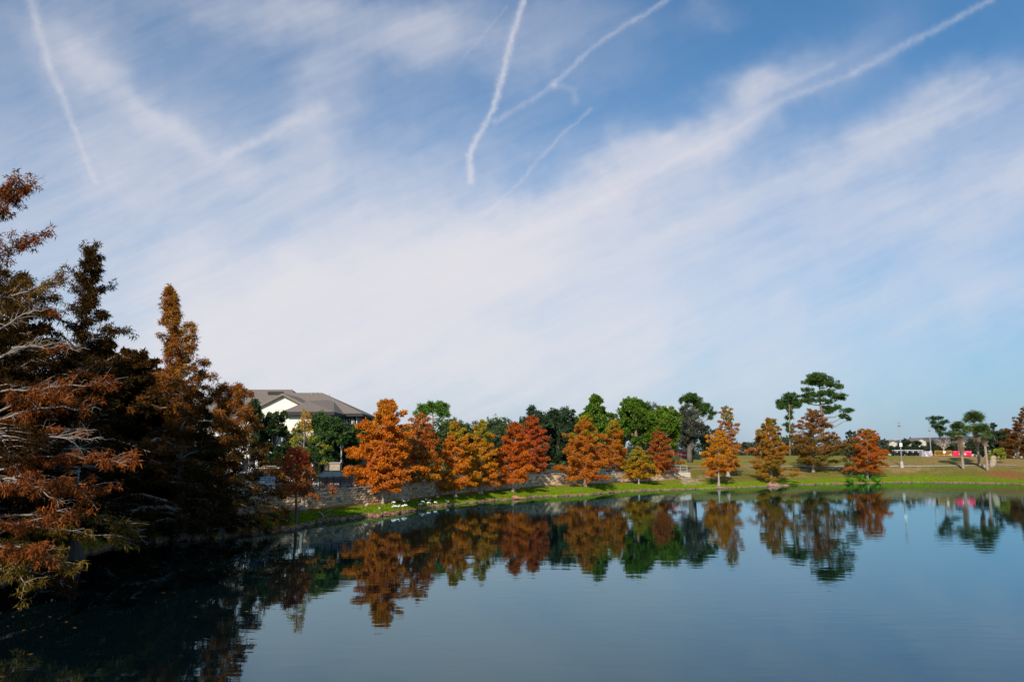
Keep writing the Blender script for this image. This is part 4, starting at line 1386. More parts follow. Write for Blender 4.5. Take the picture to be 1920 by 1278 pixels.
# walls
ws = MB(); ws.box(xm0 + .8, xm1 - .8, 96.3, 111.7, 0, Z_(776, 98) - .3)
wl_main = ws.build('wall', M_stucco, bl)
ws = MB(); ws.box(X_(545, 97) - 3.2, X_(684, 94) - .9, 93.3, 104.2, 0, Z_(775, 93) - .32)
wl2 = ws.build('wall', M_grey_stucco, bl)
ws = MB(); ws.box(fx0 + .7, fx1 - .7, yf0 + .7, yf1 - .5, 0, Z_(772, 87) - .33)
wl3 = ws.build('wall', M_stucco, bl)


def window(xc, yf, zc, w_, h_, parent):
    f = MB()
    f.box(xc - w_ / 2 - .08, xc + w_ / 2 + .08, yf - .06, yf - .003, zc + h_ / 2, zc + h_ / 2 + .08)
    f.box(xc - w_ / 2 - .12, xc + w_ / 2 + .12, yf - .1, yf - .003, zc - h_ / 2 - .1, zc - h_ / 2)
    for s_ in (-1, 1):
        f.box(xc + s_ * w_ / 2 - (.08 if s_ < 0 else 0), xc + s_ * w_ / 2 + (.08 if s_ > 0 else 0), yf - .06, yf - .003, zc - h_ / 2, zc + h_ / 2)
    f.box(xc - .025, xc + .025, yf - .045, yf - .003, zc - h_ / 2, zc + h_ / 2)
    fo = f.build('window', M_white, parent)
    g_ = MB(); g_.box(xc - w_ / 2, xc + w_ / 2, yf - .03, yf - .002, zc - h_ / 2, zc + h_ / 2)
    g_.build('glass', M_glass, fo)


for fl in (2.9, 5.9, 8.6):
    if fl < 8:
        for dx in (-3.6, 0, 3.6): window(gx + dx, gy, fl + .6, 1.5, 1.5, bl)
    for dx in (1.8, 4.1): window(fx0 + dx, yf0 + .7, min(fl, 7.9) + .3, 1.2, 1.3, bl) if fl < 8.2 else None
    for xx in np.linspace(fx1 + .6, X_(684, 94) - 1.8, 3): window(xx, 93.3, min(fl, 8.) + .25, 1.1, 1.3, bl)
gt = MB(); gt.tube([(X_(684, 94) - .95, 93.2, 0), (X_(684, 94) - .95, 93.2, Z_(775, 93) - .3)], .06, 6); gt.build('downpipe', M_trim, bl)
# chimneys / roof vents
for px_v in (463, 519):
    p = MB(); xx = X_(px_v, 103); p.box(xx - .9, xx + .9, 101.8, 102.6, Z_(734, 102) - .35, Z_(734, 102) + .02)
    p.build('roof_vent', M_trim, bl)
for px_v, py_v in ((592, 737), (583, 738), (616, 742)):
    p = MB(); xx = X_(px_v, 98); p.tube([(xx, 98.2, Z_(py_v, 98) - .6), (xx, 98.2, Z_(py_v, 98) + .2)], .06, 6); p.build('roof_pipe', M_pole, bl)
for fl in (3.4, 6.2):
    for xx in np.linspace(xm0 + 3, gx - 8, 5): window(xx, 96.3, fl, 1.3, 1.4, bl)
# little tan utility cabinet by the light pole in front of the building
x, y, _ = at(629, 885, 78)
uc = empty('utility_cabinet', (x, y, ground_z(x, y)), 'small tan masonry pier behind the black car', 'pier')
p = MB(); p.box(-.5, .5, -.4, .4, 0, 2.0); p.build('pier_body', M_stone, uc)
p = MB(); p.box(-.58, .58, -.48, .48, 2.003, 2.15); p.build('cap', M_cap, uc)
x, y, _ = at(639, 885, 79.5)
lp = empty('lamp_post', (x, y, ground_z(x, y)), 'slim pale pole under the broad green oak', 'lamp post')
p = MB(); p.tube([(0, 0, 0), (0, 0, 3.4)], [.09, .07], 8); p.build('pole', M_conc, lp)
p = MB(); p.tube([(0, 0, 0), (0, 0, .35)], [.18, .14], 8); p.build('base', M_conc, lp)
p = MB(); p.tube([(0, 0, 3.4), (0, 0, 3.5), (0, 0, 3.8), (0, 0, 3.9)], [.08, .2, .24, .05], 8); p.build('lantern', M_pole, lp)

# ------------------------------------------------------------------ far apartment
fb = empty('apartment_block', (0, 0, 0), 'far apartment building with dark roof and pale gables behind the barriers', 'building', 'buildings')
Df = 255
xa, xb = at(1662, 830, Df)[0], at(1900, 830, Df)[0]
zr = at(1760, 816, Df)[2]; ze = at(1760, 829, Df)[2]
V = [(xa, Df - 8, ze), (xb, Df - 8, ze), (xb, Df + 8, ze), (xa, Df + 8, ze), (xa + 9, Df, zr - .8), (xb - 6, Df, zr)]
poly('roof', pmat('far_roof', (.10, .085, .085), .9, .15, 2), V, [(0, 1, 5, 4), (1, 2, 5), (2, 3, 4, 5), (3, 0, 4), (3, 2, 1, 0)], fb)
M_far = pmat('far_stucco', (.50, .45, .37), .9, .08, 1)
p = MB(); p.box(xa + 1, xb - 1, Df - 7, Df + 7, 2, ze - .02); p.build('wall', M_far, fb)
for (pc, hwid, ty) in ((1674, 9, 825), (1727, 9, 821), (1800, 9, 823)):
    xx = at(pc, 830, Df - 9)[0]; hw_ = hwid / FPX * Df; zt = at(pc, ty, Df - 9)[2]
    V = [(xx - hw_, Df - 9, 2), (xx + hw_, Df - 9, 2), (xx + hw_, Df - 9, zt - hw_ * .5), (xx, Df - 9, zt), (xx - hw_, Df - 9, zt - hw_ * .5)]
    V += [(a, b + 2.2, c) for a, b, c in V]
    gwl = poly('gable_wall', M_far, V, [(0, 1, 2, 3, 4), (9, 8, 7, 6, 5), (0, 4, 9, 5), (1, 6, 7, 2), (3, 2, 7, 8), (4, 3, 8, 9)], fb)
    V = [(xx - hw_ - .4, Df - 9.4, zt - hw_ * .5 - .1), (xx, Df - 9.4, zt + .15), (xx + hw_ + .4, Df - 9.4, zt - hw_ * .5 - .1), (xx - hw_ - .4, Df - 2, zt - hw_ * .5 - .1), (xx, Df - 2, zt + .15), (xx + hw_ + .4, Df - 2, zt - hw_ * .5 - .1)]
    poly('gable_roof', M_roof, V, [(0, 1, 4, 3), (1, 2, 5, 4)], fb, .2)
    for dx in (-hw_ * .4, hw_ * .4): window(xx + dx, Df - 9, 6.8, 1, 1.3, fb)

# ------------------------------------------------------------------ white ibises
def ibis_meshes(headdown):
    b = MB()
    # body
    P = np.array([(-.30, 0, .36), (-.24, 0, .38), (-.12, 0, .405), (.02, 0, .41), (.12, 0, .42), (.17, 0, .43)])
    b.tube(P, [.015, .06, .105, .11, .075, .045], 9)
    if headdown:
        N_ = np.array([(.15, 0, .43), (.22, 0, .42), (.27, 0, .34), (.29, 0, .26), (.31, 0, .22)])
        bk = np.array([(.31, 0, .22), (.34, 0, .15), (.34, 0, .08), (.31, 0, .02)])
    else:
        N_ = np.array([(.14, 0, .43), (.19, 0, .50), (.18, 0, .58), (.20, 0, .64), (.245, 0, .65)])
        bk = np.array([(.245, 0, .65), (.32, 0, .64), (.38, 0, .60), (.41, 0, .54)])
    b.tube(N_, [.05, .036, .03, .036, .03], 8)
    body = b
    k = MB(); k.tube(bk, [.016, .013, .010, .005], 6)
    legs = []
    for s_ in (-1, 1):
        l = MB(); l.tube([(-.02, s_ * .045, .36), (.03, s_ * .045, .19), (0, s_ * .045, .0)], [.014, .009, .008], 5)
        l.tube([(-.04, s_ * .045, .005), (.07, s_ * .045, .005)], .007, 4)
        legs.append(l)
    return body, k, legs


protos = []
birds = [(686, 951), (688.5, 948), (711.5, 956.5), (736.5, 953), (741.5, 951.5), (746.8, 952), (755.7, 951), (760.3, 949.5), (758, 942), (753.5, 939.7), (765.5, 939.7), (738, 944),
         (789, 947.5), (792, 942.5), (799, 938.3), (805.3, 940.2), (803.6, 944.4), (816, 944), (820.6, 933.7), (838.6, 942.3), (855, 931)]
blab = ['left bird of the close pair on the sunlit grass', 'right bird of the close pair on the sunlit grass', 'bird at the water beside the orange cypress trunk on the mud spit',
        'first bird right of the trunk on the mud spit', 'second bird right of the trunk on the mud spit', 'third bird right of the trunk on the mud spit', 'fourth bird right of the trunk, near the spit tip', 'bird at the tip of the mud spit',
        'bird in shade just behind the spit tip', 'bird in shade left of the one behind the spit tip', 'bird furthest back in the shade above the spit tip', 'bird on the grass above the mud spit',
        'bird at the water edge leftmost of the shaded flock', 'second bird of the shaded flock, set back from the water', 'bird high on the bank in the shaded flock', 'middle bird of the shaded flock, upper of two close together',
        'middle bird of the shaded flock, lower of two close together', 'bird standing right of the two close together in the shaded flock', 'lone bird highest on the shaded bank', 'lone bird at the water left of the rubble',
        'lone bird beside the orange cypress right of the flock']
for hd in (0, 1):
    b, k, ls = ibis_meshes(hd)
    V = np.concatenate(b.V)
    bm = mk_mesh('body', V, b.F, M_bird, smooth=True)
    km = mk_mesh('beak', np.concatenate(k.V), k.F, M_beak)
    lm = [mk_mesh('leg', np.concatenate(l.V), l.F, M_beak) for l in ls]
    protos.append((bm, km, lm))
random.seed(5)
for i, (px, py) in enumerate(birds):
    x, y, z = ground_at(px, py + 2.6, 40)
    bm, km, lm = protos[1 if random.random() < .4 else 0]
    root = empty('ibis', (x, y, max(z, 0) + .0), 'white ' + blab[i], 'bird', 'white ibises on the lake bank', random.choice([0.3, -.4, 2.8, 3.4, 1.2, -1.9]))
    root.scale = (.6,) * 3
    link('body', bm, root); link('beak', km, root)
    for m in lm: link('leg', m, root)

# ------------------------------------------------------------------ bank rubble, mounds, roots, rocks, plants
def rock_mesh(r, seed, n=1):
    q = np.random.default_rng(seed)
    ico = []
    t = (1 + 5 ** .5) / 2
    V = np.array([(-1, t, 0), (1, t, 0), (-1, -t, 0), (1, -t, 0), (0, -1, t), (0, 1, t), (0, -1, -t), (0, 1, -t), (t, 0, -1), (t, 0, 1), (-t, 0, -1), (-t, 0, 1)]) / 1.9
    F = [(0, 11, 5), (0, 5, 1), (0, 1, 7), (0, 7, 10), (0, 10, 11), (1, 5, 9), (5, 11, 4), (11, 10, 2), (10, 7, 6), (7, 1, 8), (3, 9, 4), (3, 4, 2), (3, 2, 6), (3, 6, 8), (3, 8, 9), (4, 9, 5), (2, 4, 11), (6, 2, 10), (8, 6, 7), (9, 8, 1)]
    V = V * q.uniform(.7, 1.2, (12, 1)) * r
    return V, F


rb = MB()
q = np.random.default_rng(11)
for i in range(5200):
    px = q.uniform(300, 1925)
    t_ = theta(px)
    rr_, zz_ = profile(np.array([t_]))
    if math.sin(px * .21) + math.sin(px * .083 + 1) + math.sin(px * .53) < q.uniform(-1.6, 1.2): continue
    r0 = rr_[0][4] + q.uniform(-.3, .35) + (q.uniform(0, .5) if px < 760 else 0)
    x, y = r0 * math.sin(t_), r0 * math.cos(t_)
    s_ = q.uniform(.04, .14) * (1.5 if q.random() < .12 else 1)
    V, F = rock_mesh(s_, i)
    V = V * (1, 1, .6) + (x, y, ground_z(x, y) + .01)
    cc = np.array(random.choice([(.25, .125, .075), (.20, .11, .07), (.30, .16, .10), (.13, .08, .055)])) * q.uniform(.7, 1.2)
    rb.add(V, F, cc)
M_rub = pmat('rubble_tones', (1, 1, 1), .95, .3, 8, .3, attr=True)
o = rb.build('rubble', M_rub, cols=True)
tag(o, 'reddish rubble and bare roots strewn along the waterline', 'rubble', kind='stuff')

# grass blades on the bank
q = np.random.default_rng(12)
n = 60000
pxs = q.uniform(230, 1925, n)
tt_ = np.arctan((pxs - 960) / FPX / 1.0104)
pr2, pz2 = profile(tt_)
wd = pr2[:, 7] - pr2[:, 4]
isw = tt_ < theta(1280)
fr = q.uniform(0, 1, n) ** 1.4
dd_ = np.where(isw, .55 + fr * (wd - 1.6), .6 + fr * 22)
rr_ = pr2[:, 4] + dd_
zs = np.array([np.interp(rr_[i], pr2[i], pz2[i]) for i in range(n)])
gx_ = rr_ * np.sin(tt_); gy_ = rr_ * np.cos(tt_)
zs += (.05 * fbm(gx_, gy_, 2.2, 2) + .04 * fbm(gx_, gy_, 9, 1)) * np.clip(dd_, 0, 1) * (dd_ > .5)
cen = np.stack([gx_, gy_, zs], -1)
gcol = np.where((dd_ + q.normal(0, 1, n) < 4.6)[:, None], np.array((.17, .235, .012)), np.array((.22, .17, .04))) * q.uniform(.7, 1.25, (n, 1))
dirs = q.normal(size=(n, 2)); dirs /= np.linalg.norm(dirs, axis=1)[:, None]
hh = q.uniform(.05, .13, n)
s3 = np.concatenate([dirs * .05, np.zeros((n, 1))], 1)
tip = np.stack([q.normal(0, .03, n), q.normal(0, .03, n), hh], -1)
V = np.stack([cen - s3 - (0, 0, .02), cen + s3 - (0, 0, .02), cen + tip], 1).reshape(-1, 3)
o = link('grass', mk_mesh('grass', V, np.arange(n * 3).reshape(-1, 3), M_leaf, np.repeat(gcol, 3, 0)))
tag(o, 'short grass tufts along the lake bank', 'grass', kind='stuff')


q = np.random.default_rng(21)
fp = []
while len(fp) < 420:
    px = q.uniform(0, 1100); t_ = theta(px)
    r0 = profile(np.array([t_]))[0][0][4]
    r_ = r0 - 1.0 - abs(q.normal(0, 1)) * (8 if px < 560 else 3.5)
    if r_ > 8: fp.append((r_ * math.sin(t_), r_ * math.cos(t_), .006))
fp = np.array(fp); a_ = q.uniform(0, 6.28, len(fp)); sz = q.uniform(.03, .075, len(fp))
V = []
for k in range(4):
    an = a_ + k * PI / 2; l_ = sz * (1 if k % 2 == 0 else .5)
    V.append(np.stack([fp[:, 0] + np.cos(an) * l_, fp[:, 1] + np.sin(an) * l_, fp[:, 2] + (k % 2) * .006], -1))
V = np.stack(V, 1).reshape(-1, 3)
cl = np.repeat(np.array([(.42, .20, .06)]) * q.uniform(.4, 1.3, (len(fp), 1)), 4, 0)
o = link('floating_leaves', mk_mesh('floating_leaves', V, np.arange(len(V)).reshape(-1, 4), M_leaf, cl))
tag(o, 'fallen leaf specks floating near the left shore', 'leaves', kind='stuff')


def mound(px, py, w_, h_, name, lab, mat):
    x, y, z = ground_at(px, py, 40)
    V, F = [], []
    n, m = 28, 7
    q = np.random.default_rng(int(px))
    for j in range(m):
        f = j / (m - 1)
        for i in range(n):
            a = i * 2 * PI / n
            rr = w_ * (1 - f) ** 1.0 * (1 + .22 * math.sin(3 * a + px) + .12 * math.sin(7 * a)) + .02
            V.append((x + rr * math.cos(a) * 1.3, y + rr * math.sin(a) * .6, z - .12 + h_ * (f ** 1.6) + q.normal(0, .02)))
    for j in range(m - 1):
        for i in range(n):
            k = (i + 1) % n
            F.append((j * n + i, j * n + k, (j + 1) * n + k, (j + 1) * n + i))
    F.append(tuple((m - 1) * n + i for i in range(n)))
    o = link(name, mk_mesh(name, np.array(V), F, mat, smooth=True))
    tag(o, lab, kind='structure')


M_dirt = pmat('pink_dirt', (.34, .17, .125), .95, .35, 5, .5)
M_dirt2 = pmat('orange_dirt', (.40, .17, .09), .95, .35, 5, .5)
mound(1450, 909.5, 1.25, .85, 'dirt_mound', 'pink dirt mound at the foot of the olive and orange cypress', M_dirt)
mound(1472, 910, 1.1, .35, 'dirt_mound', 'low pink dirt heap right of the taller mound', M_dirt)
mound(966, 932, 1.0, .35, 'dirt_mound', 'orange dirt mound under the deep orange cypress', M_dirt2)
mound(1348, 913.5, .9, .3, 'dirt_mound', 'low dirt mound under the small amber cypress', M_dirt)

# exposed roots / fallen branches at the left waterline
for i, (pts, lab) in enumerate([
    ([(598, 962), (604, 966), (607, 972), (612, 969)], 'bleached forked root on the shore right of the small red cypress'),
    ([(440, 995), (452, 990), (466, 992), (480, 988)], 'grey exposed root by the dark mottled trunk'),
    ([(300, 1000), (318, 996), (335, 1001)], 'fallen grey branch in the left shade'),
]):
    P = []
    for (a, b_) in pts:
        x, y, z = ground_at(a, b_, 30)
        P.append((x, y, max(z, 0) + .08))
    mb = MB(); mb.tube(P, np.linspace(.07, .025, len(P)), 6)
    p_ = np.array(P)
    mb.tube([p_[1], p_[1] + (.5, -.2, .3), p_[1] + (1.0, -.3, .35)], [.04, .03, .01], 5)
    mb.tube([p_[-2], p_[-2] + (.3, .2, .25), p_[-2] + (.8, .1, .2)], [.03, .02, .01], 5)
    o = mb.build('driftwood', M_twig, smooth=True)
    tag(o, lab, 'driftwood', 'roots and branches on the shore')

# pale stacked limestone by the palms
for i, (px, py, s_, lab) in enumerate([(1863, 874, 1.0, 'lowest block of the pale stacked rock right of the palms'), (1861, 868, .95, 'middle block of the pale stacked rock right of the palms'), (1864, 862, .8, 'top block of the pale stacked rock right of the palms'),
                                       (1843, 866, .8, 'pale boulder between the two right palm trunks'), (1567, 864, .7, 'pale boulder right of the broad dark cypress'), (1573, 870, .6, 'small pale boulder beside the olive shrub')]):
    x, y, z = at(px, py, 150.5 if i < 4 else 148)
    gz_ = ground_z(x, y)
    V, F = rock_mesh(s_, 50 + i)
    V = V * (1.15, .8, .55)
    z0 = max(z, gz_ + .3) if i in (0, 1, 2) else gz_ + .25
    if i < 3:
        V = V * (.62 + .12 * i, 1, 1.7); z0 = gz_ + .4 + i * .62; x += (-.25, .2, -.1)[i]
    o = link('boulder', mk_mesh('boulder', V, F, M_stone), None, (x, y, z0))
    m = o.modifiers.new('s', 'SUBSURF'); m.levels = 1; m.render_levels = 1
    tag(o, lab, 'boulder', 'pale limestone boulders')

# waterside leafy plants below the rounded red orange cypress
for i, (px, py, s_, lab) in enumerate([(1617, 903, 1.0, 'bright green leafy plant at the water left of the rounded cypress trunk'), (1641, 903, .9, 'bright green leafy plant at the water right of the rounded cypress trunk'),
                                       (1594, 905, .7, 'small yellow green plant at the waterline left of the leafy pair')]):
    rng = np.random.default_rng(70 + i)
    x, y, z = ground_at(px, py, 60)
    cen = rng.normal(0, .45 * s_, (46, 3)); cen[:, 2] = np.abs(cen[:, 2]) + .15
    V, F, C = leaves(cen, np.full(46, .18), 9, .28, .55, .8, 0, np.tile(np.array((.11, .24, .02)), (46, 1)) * rng.uniform(.6, 1.4, (46, 1)), .3)
    root = empty('leafy_plant', (x, y, max(z, 0) - .03), lab, 'plant', 'plants at the waterline')
    link('leaves', mk_mesh('leaves', V, F, M_leaf, C), root)
    st = MB()
    for c in cen[:14]: st.tube([(0, 0, 0), c * (.5, .5, .6), c], [.02, .015, .008], 4, cap=False)
    st.build('stems', pmat('green_stem', (.08, .13, .03), .8, .2, 5) if i == 0 else bpy.data.materials['green_stem'], root)

# ------------------------------------------------------------------ sun and sky
SUN_EL, SUN_AZ = R(29), R(17)       # shadows fall away from the camera and to the right
sd = bpy.data.lights.new('sun', 'SUN'); sd.energy = 5.0; sd.angle = R(.5); sd.color = (1, .93, .82)
so = bpy.data.objects.new('sun', sd); COL.objects.link(so)
dirv = Vector((math.sin(SUN_AZ) * math.cos(SUN_EL), math.cos(SUN_AZ) * math.cos(SUN_EL), -math.sin(SUN_EL)))
so.rotation_euler = dirv.to_track_quat('-Z', 'Y').to_euler()
so.location = (-20, -40, 40)

W = bpy.data.worlds.new('World'); sc.world = W; W.use_nodes = True
nt = W.node_tree; N, L = nt.nodes, nt.links
N.clear()
out = N.new('ShaderNodeOutputWorld'); bg = N.new('ShaderNodeBackground')
sky = N.new('ShaderNodeTexSky'); sky.sky_type = 'NISHITA'; sky.sun_disc = False
sky.sun_elevation = SUN_EL
sky.sun_rotation = math.atan2(-dirv.x, -dirv.y)
sky.altitude = 30; sky.air_density = 1.0; sky.dust_density = .6; sky.ozone_density = 2.2
bg.inputs[1].default_value = .085
SKY_S = .085


def mth(op, *a, clamp=False):
    n = N.new('ShaderNodeMath'); n.operation = op; n.use_clamp = clamp
    for i, v in enumerate(a):
        if isinstance(v, (int, float)): n.inputs[i].default_value = v
        else: L.new(v, n.inputs[i])
    return n.outputs[0]


def vm(op, *a, out_=0):
    n = N.new('ShaderNodeVectorMath'); n.operation = op
    for i, v in enumerate(a):
        if isinstance(v, (tuple, list)): n.inputs[i].default_value = v
        elif isinstance(v, (int, float)): n.inputs['Scale'].default_value = v
        else: L.new(v, n.inputs[3] if False else n.inputs[i])
    return n.outputs['Value'] if op in ('LENGTH', 'DOT_PRODUCT', 'DISTANCE') else n.outputs['Vector']


def sm(v, a, b):
    n = N.new('ShaderNodeMapRange'); n.interpolation_type = 'SMOOTHSTEP'
    n.inputs['From Min'].default_value = a; n.inputs['From Max'].default_value = b
    L.new(v, n.inputs['Value'])
    return n.outputs[0]


tcw = N.new('ShaderNodeTexCoord')
Dv = tcw.outputs['Generated']
# chart of the sky around a fixed world direction, in thousandths
den = mth('MAXIMUM', vm('DOT_PRODUCT', Dv, (0, cp, sp)), .12)
u = mth('ADD', mth('MULTIPLY', mth('DIVIDE', vm('DOT_PRODUCT', Dv, (1, 0, 0)), den), FPX / 1000), .960)
v = mth('SUBTRACT', .639, mth('MULTIPLY', mth('DIVIDE', vm('DOT_PRODUCT', Dv, (0, -sp, cp)), den), FPX / 1000))
cmb = N.new('ShaderNodeCombineXYZ'); L.new(u, cmb.inputs[0]); L.new(v, cmb.inputs[1])
P0 = cmb.outputs[0]


def noise(vec, scale, detail=5, rough=.6, dist=0.):
    n = N.new('ShaderNodeTexNoise'); n.noise_dimensions = '2D'
    n.inputs['Scale'].default_value = scale; n.inputs['Detail'].default_value = detail; n.inputs['Roughness'].default_value = rough
    n.inputs['Distortion'].default_value = dist
    L.new(vec, n.inputs['Vector'])
    return n


# gentle warping so that nothing is ruler straight
wn = noise(P0, 7., 3)
wv = vm('SUBTRACT', wn.outputs['Color'], (.5, .5, .5))
n_ = N.new('ShaderNodeVectorMath'); n_.operation = 'SCALE'; L.new(wv, n_.inputs[0]); n_.inputs['Scale'].default_value = .018
Pw = vm('ADD', P0, n_.outputs[0])
wn3 = noise(P0, 80., 2)
n_ = N.new('ShaderNodeVectorMath'); n_.operation = 'SCALE'; L.new(vm('SUBTRACT', wn3.outputs['Color'], (.5, .5, .5)), n_.inputs[0]); n_.inputs['Scale'].default_value = .008
Pt = vm('ADD', Pw, n_.outputs[0])
n_ = N.new('ShaderNodeVectorMath'); n_.operation = 'SCALE'; L.new(wv, n_.inputs[0]); n_.inputs['Scale'].default_value = .10
Pww = vm('ADD', P0, n_.outputs[0])


def rotated(vec, deg, sx, sy):
    m = N.new('ShaderNodeMapping'); m.vector_type = 'POINT'
    m.inputs['Rotation'].default_value = (0, 0, R(deg)); m.inputs['Scale'].default_value = (sx, sy, 1)
    # rotate first, then scale
    m1 = N.new('ShaderNodeMapping'); m1.inputs['Rotation'].default_value = (0, 0, R(deg)); L.new(vec, m1.inputs[0])
    m2 = N.new('ShaderNodeMapping'); m2.inputs['Scale'].default_value = (sx, sy, 1); L.new(m1.outputs[0], m2.inputs[0])
    N.remove(m)
    return m2.outputs[0]


fib = noise(rotated(Pw, 24, 1.1, 9.), 2.3, 5, .62).outputs['Fac']         # long fibres rising to the right
fib2 = noise(rotated(Pw, 18, 2.2, 16.), 3.1, 3, .6).outputs['Fac']
puff = noise(Pww, 3.2, 5, .58).outputs['Fac']


def texmap(P, loc, rot, scl):
    n = N.new('ShaderNodeMapping'); n.vector_type = 'TEXTURE'
    n.inputs['Location'].default_value = (*loc, 0); n.inputs['Rotation'].default_value = (0, 0, rot); n.inputs['Scale'].default_value = (*scl, 1)
    L.new(P, n.inputs['Vector'])
    return n.outputs[0]


def chain(pts, ws, amp, P=None):
    """soft line through points given in thousandths"""
    P = P or Pt
    r = None
    for i in range(len(pts) - 1):
        a, b = pts[i], pts[i + 1]
        w = (ws[i] + ws[i + 1]) / 2000 * .8
        dx, dy = (b[0] - a[0]) / 1000, (b[1] - a[1]) / 1000
        m = texmap(P, (a[0] / 1000, a[1] / 1000), math.atan2(dy, dx), (w, w))
        c = vm('MINIMUM', vm('MAXIMUM', m, (0, 0, 0)), (math.hypot(dx, dy) / w, 0, 0))
        d = vm('SUBTRACT', m, c)
        g_ = mth('POWER', .3679, vm('DOT_PRODUCT', d, d))
        r = g_ if r is None else mth('MAXIMUM', r, g_)
    return mth('MULTIPLY', r, amp)


def blob(cx, cy, rx, ry, deg, amp, P=None):
    m = texmap(P or Pww, (cx / 1000, cy / 1000), -R(deg), (rx / 1000, ry / 1000))
    return mth('MULTIPLY', mth('POWER', .3679, vm('DOT_PRODUCT', m, m)), amp)


def add(*a):
    r = a[0]
    for x_ in a[1:]: r = mth('ADD', r, x_)
    return r


# broad cirrus density
mass = add(blob(330, 190, 560, 260, 0, .21, P0), blob(980, 240, 300, 120, 0, .10, P0), blob(660, 560, 400, 135, 8, 1.6), blob(900, 450, 300, 75, 22, .9), blob(1150, 360, 330, 55, 30, .70), blob(1330, 260, 240, 42, 30, .46), blob(1480, 330, 480, 55, 21, .66),
           blob(1760, 225, 230, 34, 24, .30), blob(1450, 450, 600, 75, 14, .62), blob(780, 705, 620, 110, 2, 1.6), blob(1300, 590, 420, 60, 8, .38), blob(200, 520, 460, 190, 5, .62), blob(120, 330, 300, 120, 0, .34),
           blob(140, 90, 120, 90, -50, .50), blob(290, 215, 230, 30, -38, .46), blob(640, 40, 380, 60, -8, .42), blob(600, 190, 60, 130, 0, .40), blob(850, 60, 140, 60, 20, .22),
           blob(1410, 165, 55, 38, 20, .50), blob(1790, 165, 50, 34, 30, .40), blob(1880, 330, 260, 90, 18, .5), blob(470, 340, 340, 70, 5, .34), blob(1330, 30, 50, 30, 20, .15), blob(1800, 540, 330, 110, 8, .45), blob(1080, 40, 160, 60, 0, .12))
tex = mth('MULTIPLY', sm(fib, .25, .80), 1.0)
tex2 = sm(puff, .25, .75)
tx_ = add(mth('MULTIPLY', tex, .42), mth('MULTIPLY', tex2, .50), .06, mth('MULTIPLY', mth('SUBTRACT', fib2, .5), .22))
cir = mth('MULTIPLY', mass, mth('MULTIPLY_ADD', tx_, .85, .42))
veil = mth('MULTIPLY', sm(puff, .3, .9), .05)
# trails
tr_n = mth('MULTIPLY_ADD', noise(Pt, 38., 4, .65).outputs['Fac'], 1.1, .33)
trails = add(
    chain([(48, -30), (85, 100), (128, 215), (158, 290), (178, 340)], [13, 11, 8, 7, 8], .34),
    chain([(992, -40), (955, 95), (925, 200), (880, 292), (882, 340)], [8, 8, 7, 6, 11], .58),
    chain([(1260, -10), (1180, 45), (1105, 98), (1040, 155)], [7, 6, 6, 6], .26),
    chain([(1040, 155), (1075, 168), (1080, 188)], [9, 9, 8], .16),
    chain([(1040, 160), (925, 228)], [9, 5], .22),
    chain([(1860, 0), (1720, 75), (1600, 135)], [6, 10, 12], .27),
    chain([(1600, 135), (1430, 210), (1200, 340), (1120, 382)], [10, 6, 7, 9], .20),
    chain([(1560, 120), (1440, 185)], [9, 7], .16),
    chain([(1108, 205), (1060, 250), (950, 360), (910, 400)], [5, 5, 4, 3], .20),
    chain([(425, 290), (520, 250), (600, 205)], [8, 15, 22], .38),
    chain([(950, 10), (870, 110)], [3, 2], .10),
    chain([(1850, 150), (1780, 195), (1600, 265)], [9, 9, 9], .2),
)
trails = mth('MULTIPLY', mth('MULTIPLY', trails, tr_n), .88)
dens = add(cir, veil)
dens = mth('SUBTRACT', 1., mth('EXPONENT', mth('MULTIPLY', dens, -1.25)))
dens = mth('ADD', dens, mth('MULTIPLY', trails, mth('SUBTRACT', 1.05, dens)), clamp=True)
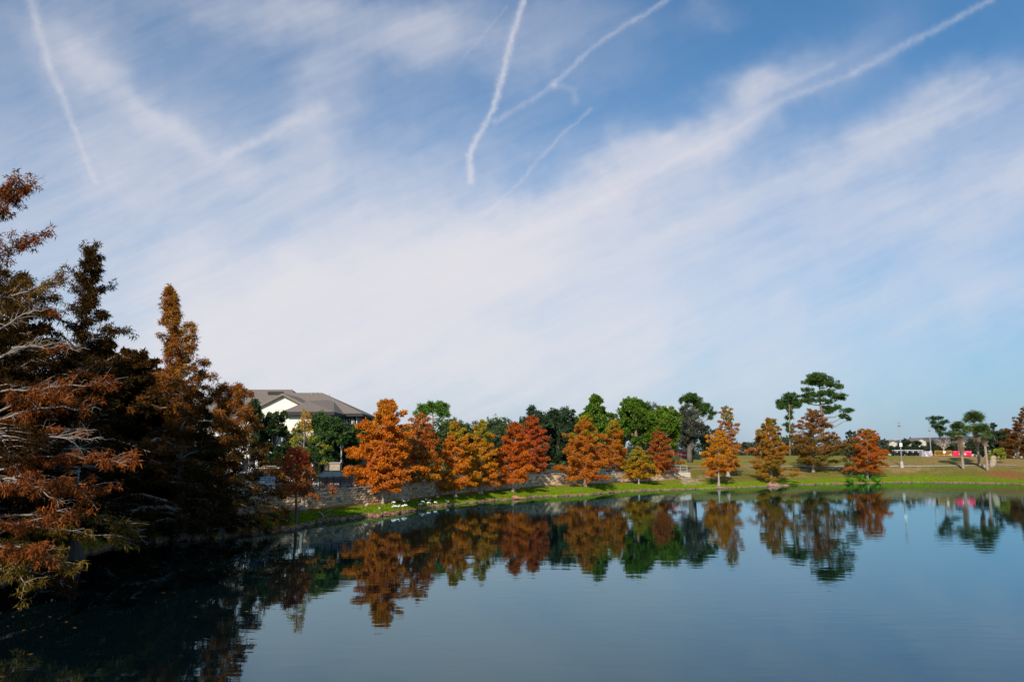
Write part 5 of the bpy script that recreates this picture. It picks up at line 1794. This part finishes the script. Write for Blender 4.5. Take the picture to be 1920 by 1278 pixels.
# fade the painted layout out away from the charted side, use loose cirrus elsewhere
fwd = sm(vm('DOT_PRODUCT', Dv, (0, cp, sp)), .25, .55)
loose = mth('MULTIPLY', sm(noise(Dv, 2.5, 2).outputs['Fac'], .4, .75), .45)
mxf = N.new('ShaderNodeMix'); L.new(fwd, mxf.inputs[0]); L.new(loose, mxf.inputs[2]); L.new(dens, mxf.inputs[3])
D_ = mxf.outputs[0]
mx = N.new('ShaderNodeMix'); mx.data_type = 'RGBA'
tint = vm('MULTIPLY', sky.outputs[0], (.42, 1.12, 1.48))
sepz = N.new('ShaderNodeSeparateXYZ'); L.new(Dv, sepz.inputs[0])
hz = mth('MULTIPLY', mth('EXPONENT', mth('MULTIPLY', mth('MAXIMUM', sepz.outputs[2], 0.), -5.)), .97)
hm = N.new('ShaderNodeMix'); hm.data_type = 'RGBA'
L.new(hz, hm.inputs[0]); L.new(tint, hm.inputs[6]); hm.inputs[7].default_value = (.39 / SKY_S, .475 / SKY_S, .60 / SKY_S, 1)
SKYOUT = hm.outputs[2]
L.new(mth('MULTIPLY', D_, .97), mx.inputs[0]); L.new(SKYOUT, mx.inputs[6])
cc_ = (.79 / SKY_S, .765 / SKY_S, .80 / SKY_S, 1)
mx.inputs[7].default_value = cc_
L.new(mx.outputs[2], bg.inputs[0]); L.new(bg.outputs[0], out.inputs[0])

# ------------------------------------------------------------------ render settings
sc.view_settings.view_transform = 'Standard'
sc.view_settings.look = 'None'
sc.view_settings.exposure = 0
sc.view_settings.gamma = 1
sc.render.engine = 'CYCLES'
sc.cycles.max_bounces = 4
sc.cycles.diffuse_bounces = 2
sc.cycles.glossy_bounces = 3
sc.cycles.transmission_bounces = 2
sc.cycles.transparent_max_bounces = 4
sc.cycles.use_denoising = True
sc.cycles.use_adaptive_sampling = True
sc.cycles.adaptive_threshold = .02
W.cycles.sampling_method = 'MANUAL'
W.cycles.sample_map_resolution = 512
sc.cycles.sample_clamp_indirect = 6
try:
    sc.cycles.denoiser = 'OPENIMAGEDENOISE'
except Exception:
    pass
